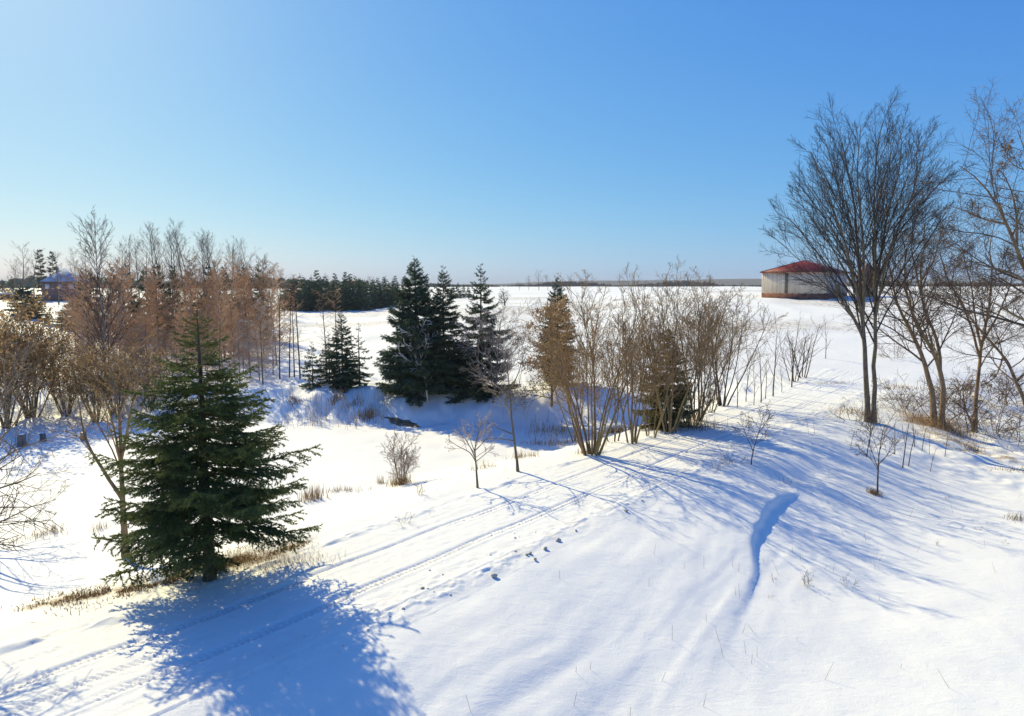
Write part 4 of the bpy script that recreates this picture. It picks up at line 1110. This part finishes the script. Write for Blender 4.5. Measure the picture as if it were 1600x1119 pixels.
for i in range(260):                                     # the crumbs too small to pick apart
    s = nr.uniform(-3, 26); d = 6.0 + nr.normal(0, .35) - .012 * s; x, y = road_xy(s, d); z = float(ground(x, y)); r = .010 + .045 * nr.random_sample() ** 3
    b = len(V) * 1
    for k, (rr_, zz) in enumerate(((1, -.2), (.8, .8))):
        for j in range(n): V.append((x + r * rr_ * math.cos(j) * nr.uniform(.7, 1.2), y + r * rr_ * math.sin(j) * nr.uniform(.7, 1.2), z + .02 + r * zz))
    for j in range(n): Fq.append((b + j, b + (j + 1) % n, b + n + (j + 1) % n, b + n + j))
    Fq.append((b + 6, b + 7, b + 8, b + 9)); Fq.append((b + 9, b + 10, b + 11, b + 6))
o = link('snow_crumbs', mesh_np('snow_crumbs', V, [np.array(Fq)], [M['clod']]), kind='stuff'); tag(o, 'small loose snow crumbs scattered along the ploughed road edge', 'snow crumbs')

pw = at(632, 662); n = 40; NR = 7; V = []
for k in range(NR):                                      # open water lying on the pond ice, seven rings
    for i in range(n):
        a = i * 2 * math.pi / n; r = (.02 + .98 * k / (NR - 1)) * (1 + .32 * float(fbm(np.array(math.cos(a) * 1.5), np.array(math.sin(a) * 1.5), 3, 3)))
        x, y = 1.9 * r * math.cos(a), .8 * r * math.sin(a) - .42 * r * math.cos(a)
        V.append((x, y, float(ground(pw[0] + x, pw[1] + y)) - pw[2] + .03 - (.06 if k == NR - 1 else 0)))
i = np.arange(n); j = (i + 1) % n
link('water', mesh_np('water', V, [np.concatenate([np.stack((k * n + i, k * n + j, (k + 1) * n + j, (k + 1) * n + i), -1) for k in range(NR - 1)])], [M['water']], smooth=True), loc=pw, kind='structure')

# ------------------------------------------------------------------ dry grass, reeds, weeds
def blades(nr, P, h, lean, w):
    n = len(P); a = nr.uniform(0, 6.28, n); l = np.abs(nr.normal(0, lean, n))
    hh = h * nr.uniform(.45, 1.2, n)
    d = np.stack((np.cos(a) * l, np.sin(a) * l, np.ones(n)), 1); d /= np.linalg.norm(d, axis=1, keepdims=True)
    s = np.stack((-np.sin(a), np.cos(a), np.zeros(n)), 1) * (w * nr.uniform(.6, 1.3, n))[:, None]
    sk = nr.uniform(0, 6.28, n); s = np.stack((np.cos(sk), np.sin(sk), 0 * sk), 1) * (w * nr.uniform(.6, 1.3, n))[:, None]
    tip = P + d * hh[:, None]
    tip[:, 2] -= hh * l * .25
    return np.stack((P - s * .5, P + s * .5, tip), 1)
def on_ground(x, y, dz=-.02): return np.stack((x, y, ground(x, y) + dz), 1)
nr = np.random.RandomState(2)
g = Geo()
s = nr.uniform(-4.9, 3.4, 16000); d = grass_d(s) + nr.normal(0, 1, 16000) * np.where(nr.random_sample(16000) < .3, .85, .34)
keep = (fbm(s * 1.3, d * 2.0, 5, 2) > -.2) & (nr.random_sample(16000) < sst(-5.2, -3.2, s))
x, y = road_xy(s[keep], d[keep]); g.tri.append(blades(nr, on_ground(x, y, 0), .15, 3.0, .03))
b = at(400, 880); x = b[0] + nr.normal(0, 1.1, 1800); y = b[1] + nr.normal(0, .45, 1800); g.tri.append(blades(nr, on_ground(x, y), .42, .5, .012))
tag(link('dry_grass', g.mesh('dry_grass', M['grass_dry']), kind='stuff'), 'matted dry golden grass under the large foreground spruce', 'grass')
def tuft(px, py, n, h, rx, label, group, mat='grass_dry', lean=.35, w=.025, name='grass_tuft', cat='grass tuft', ry=None):
    b = at(px, py); nr = np.random.RandomState(int(px * 7 + py)); g = Geo()
    x = b[0] + nr.normal(0, rx, n); y = b[1] + nr.normal(0, ry or rx, n)
    P = on_ground(x, y) - np.array(b); g.tri.append(blades(nr, P, h, lean, w))
    o = link(name, g.mesh(name, M[mat]), None, b, kind='stuff'); return tag(o, label, cat, group)
GG = 'dry grass tufts along the pond and road'
tuft(627, 756, 260, .75, .28, 'rusty grass clump at the foot of the bare shrub on the near pond edge', GG, lean=.3)
tuft(488, 779, 120, .85, .32, 'upright cattail clump nearest the tips of the large spruce', GG, 'reed', .12, .04)
tuft(532, 768, 110, .35, .7, 'low reed line between the cattail clump and the bare shrub', GG, 'reed', .3, .03, ry=.2)
tuft(594, 756, 40, .6, .15, 'small reddish grass tuft next to the bare shrub', GG, 'grass_dry', .25)
tuft(920, 708, 200, .6, .35, 'golden grass at the foot of the widest many-stemmed clump', GG)
tuft(962, 675, 240, .8, .6, 'golden grass between the two nearest stem clumps', GG, w=.04)
tuft(870, 676, 220, .8, 1.0, 'tan reeds at the pond end below the tan leafy tree', GG, 'reed', .15, .04)
tuft(855, 694, 160, .5, 1.1, 'short reed stubble at the pond end near the slender young tree', GG, 'reed', .2, .04, ry=.3)
tuft(756, 733, 60, .55, .35, 'pale grass tuft beside the lone rounded sapling', GG)
tuft(820, 715, 120, .5, .5, 'dull grass tuft behind the slender young tree', GG)
tuft(1366, 772, 160, .35, .16, 'golden grass at the foot of the grassy-footed sapling', GG)
tuft(577, 652, 200, .9, .45, 'rusty grass clump beside the dark open water', GG, w=.04)
tuft(526, 624, 90, .8, .3, 'pale grass clump on the far pond bank below the small spruces', GG, w=.05)
tuft(462, 628, 80, .6, .3, 'pale grass clump on the far pond bank below the thin larches', GG, w=.05)
tuft(556, 632, 60, .6, .3, 'reddish weeds above the dark open water', GG, w=.05)
tuft(88, 832, 50, .55, .2, 'small cattail tuft on the meadow nearest the forked tree', GG, 'reed', .2)
tuft(66, 836, 70, .35, .25, 'flattened pale grass tuft on the open meadow', GG, lean=.8)
tuft(30, 846, 70, .28, .3, 'flattened brown grass tuft near the overhanging branches', GG, lean=.9)
tuft(158, 828, 40, .5, .2, 'small reed tuft beside the trunk of the mossy forked tree', GG, 'reed', .2)
tuft(1470, 668, 900, 1.0, .8, 'brown brush pile round the base of the two leaning trunks', GG, 'leaf_brown', .7, .03, name='brush_pile', cat='brush')
tuft(1430, 655, 300, .7, .5, 'reddish brush sticking out beside the two leaning trunks', GG, 'leaf_brown', .9, .03, name='brush_pile', cat='brush')
tuft(1335, 645, 300, .5, .8, 'olive brush on the bank beside the twin trunks', GG, 'grass_dry', .9, .03, name='brush_pile', cat='brush')
tuft(1400, 605, 260, .5, 1.0, 'low olive grass on the bank edge behind the twin trunks', GG, 'grass_dry', .9, .04)
tuft(1520, 702, 160, .3, .35, 'dark grass patch in the dug snow bank', GG, 'weed', .8, .04)
tuft(1588, 812, 90, .45, .22, 'brown dead plant at the edge of the low snowfield', GG, 'weed', .4, .02)
tuft(1300, 600, 150, .35, 1.2, 'sparse dry grass along the road edge by the field', GG, 'grass_dry', .6, .03, ry=.3)
tuft(1085, 668, 380, .9, .7, 'golden undergrowth beneath the dense brushy clump', GG, 'grass_dry', .5, .03)

tuft(1500, 690, 320, .35, 1.6, 'scattered brown stems on the snow below the low-forked tree', GG, 'leaf_brown', .9, .03, ry=.6)
tuft(1560, 668, 320, .45, 1.4, 'scattered dry stems behind the slanting dark trunk', GG, 'grass_dry', .8, .03, ry=.8)
tuft(1425, 628, 260, .45, 1.4, 'scattered dry stems on the slope behind the two leaning trunks', GG, 'grass_dry', .8, .03, ry=.8)
tuft(1585, 738, 160, .3, .8, 'brown stems at the edge of the view below the slanting trunk', GG, 'weed', .8, .03, ry=.4)
# reed stalks over the far pond bank
g = Geo(); nr = np.random.RandomState(6)
for _ in range(230):
    px = nr.uniform(440, 615); py = nr.uniform(622, 672); p = at(px, py); h = nr.uniform(.5, 1.5); l = nr.normal(0, .15, 2)
    g.tube([(p[0], p[1], p[2] - .05), (p[0] + l[0] * h, p[1] + l[1] * h, p[2] + h)], [.014, .008], 3)
for _ in range(150):
    px = nr.uniform(820, 960); py = nr.uniform(655, 700); p = at(px, py); h = nr.uniform(.4, 1.1); l = nr.normal(0, .25, 2)
    g.tube([(p[0], p[1], p[2] - .05), (p[0] + l[0] * h, p[1] + l[1] * h, p[2] + h)], [.012, .007], 3)
for _ in range(170):
    s1 = nr.uniform(-3, 34); d1 = nr.choice([nr.normal(-2.2, 1.2), nr.normal(12.5, 3.0)]); px_, py_ = road_xy(s1, d1); z1 = float(ground(px_, py_)); h = nr.uniform(.15, .5); l = nr.normal(0, .35, 2)
    g.tube([(px_, py_, z1 - .03), (px_ + l[0] * h, py_ + l[1] * h, z1 + h)], [.006, .004], 3)
tag(link('reed_stalks', g.mesh('reed_stalks', M['reed']), kind='stuff'), 'thin dead stalks scattered over the snowy banks and the far pond edge', 'reeds')

P_WD = [lv(k=4, wob=.08, n=6, t0=.35, ang=.6, ratio=.45, sides=3, end=.5, rmin=.006), lv(k=3, wob=.15, n=3, t0=.3, ang=.7, ratio=.5, sides=3, rmin=.004), lv(k=2, sides=3, rmin=.004)]
weed_v = [bare_variant(600 + i, .8, .008, P_WD, M['weed'], M['weed'], stems=3, spread=.5, base_r=.08, leaves=(.03, .5, 1), leaf_mat=M['weed']) for i in range(3)]
GWD = 'dead weed stalks poking out of the snow'
for i, (px, py, top, lab) in enumerate(((1262, 915, 878, 'upright pale weed on the low snow below the wind-cut drop'), (1207, 905, 892, 'small weed at the foot of the wind-cut drop'), (1325, 915, 893, 'weed beside the upright pale one on the low snow'),
    (1465, 853, 840, 'dark weed out on the open low snowfield'), (1570, 850, 838, 'thin weed far out on the low snowfield'), (1230, 755, 742, 'weed in the striped shade on the bank'), (1480, 782, 770, 'low weed on the shaded slope below the whips'), (1530, 828, 818, 'low weed near the brown dead plant'),
    (1118, 735, 712, 'leafless weed beside the snow lump on the crest'), (1134, 728, 700, 'bushy weed on the crest near the forked sapling'), (1148, 724, 695, 'tall thin weed on the crest touching the forked sapling'), (633, 820, 790, 'thin weed on the road edge past the large spruce'), (655, 775, 740, 'thin leaning stalk beside the bare shrub'), (905, 790, 775, 'tiny weed in the road centre'), (1205, 935, 925, 'low weed lying under the wind-cut drop'))):
    p = at(px, py); place(weed_v[i % 3], 'weed_stalk', lab, 'weed', p, i * 1.9, GWD, max(.3, height(top, p) / .8))
solo(628, 757, 684, 43, P_SH, 'bark_grey', 'twig_mauve', 'bare_shrub', 'bare many-stemmed shrub on the near pond edge with rusty grass at its foot', .03, cat='shrub', stems=6, spread=.38)

# ------------------------------------------------------------------ far woods on the skyline
def woods(name, label, x0, x1, y, h, n, seed, mat):
    nr = np.random.RandomState(seed); x = nr.uniform(x0, x1, n); yy = y + nr.uniform(-25, 25, n)
    hh = h * nr.uniform(.55, 1.05, n) * (.75 + .35 * fbm(x * .012, 0 * x, seed + 3, 3)); r = hh * nr.uniform(.3, .55, n); z0 = ground(x, yy, False) - 1
    k = np.arange(5) * 2 * math.pi / 5
    rings = []
    for fr, fz in ((.8, 0), (1, .45), (.6, .85)):
        rings.append(np.stack((x[:, None] + r[:, None] * fr * np.cos(k), yy[:, None] + r[:, None] * fr * np.sin(k), (z0 + hh * fz)[:, None] + 0 * k), -1))
    top = np.stack((x, yy, z0 + hh), -1)[:, None]
    V = np.concatenate(rings + [top], 1)
    b = np.arange(n)[:, None] * 16; i = np.arange(5)[None]; j = (i + 1) % 5
    Q = np.concatenate([np.stack((b + a + i, b + a + j, b + a + 5 + j, b + a + 5 + i), -1).reshape(-1, 4) for a in (0, 5)])
    T = np.stack((b + 10 + i, b + 10 + j, b + 15 + 0 * i), -1).reshape(-1, 3)
    tag(link(name, mesh_np(name, V.reshape(-1, 3), [Q, T], [mat]), kind='stuff'), label, 'woods')
woods('far_woods', 'dark distant wood along the skyline beyond the snowy fields', -120, 560, 1000, 9.5, 1500, 1, M['hills'])
woods('far_woods', 'distant brown wood on the skyline behind the crooked trees', 560, 1000, 1000, 10, 900, 2, M['hills'])
woods('far_woods', 'far evergreen wood on the skyline past the far house', -900, -150, 700, 13, 1300, 3, M['needle_far'])
hx = np.linspace(-5000, 5000, 160); hy = np.linspace(2600, 3600, 12)
HX, HY = np.meshgrid(hx, hy)
HZ = 7 + (18 + 14 * fbm(HX * .0012, HY * .001, 9, 4)) * np.sin(np.clip((HY - 2600) / 1000, 0, 1) * math.pi)
link('hills', grid_mesh('hills', HX, HY, HZ, M['hills']), kind='structure')

# ------------------------------------------------------------------ thin winter air
hm = bpy.data.materials.new('haze'); hm.use_nodes = True
ht_ = hm.node_tree; ht_.nodes.remove(ht_.nodes['Principled BSDF'])
pv = ht_.nodes.new('ShaderNodeVolumePrincipled')
pv.inputs['Color'].default_value = (.92, .96, 1, 1); pv.inputs['Density'].default_value = .00015
ht_.links.new(pv.outputs[0], ht_.nodes['Material Output'].inputs['Volume'])
link('haze', box_mesh('haze', -5400, 5400, -200, 6400, -14, 62, hm), kind='stuff')
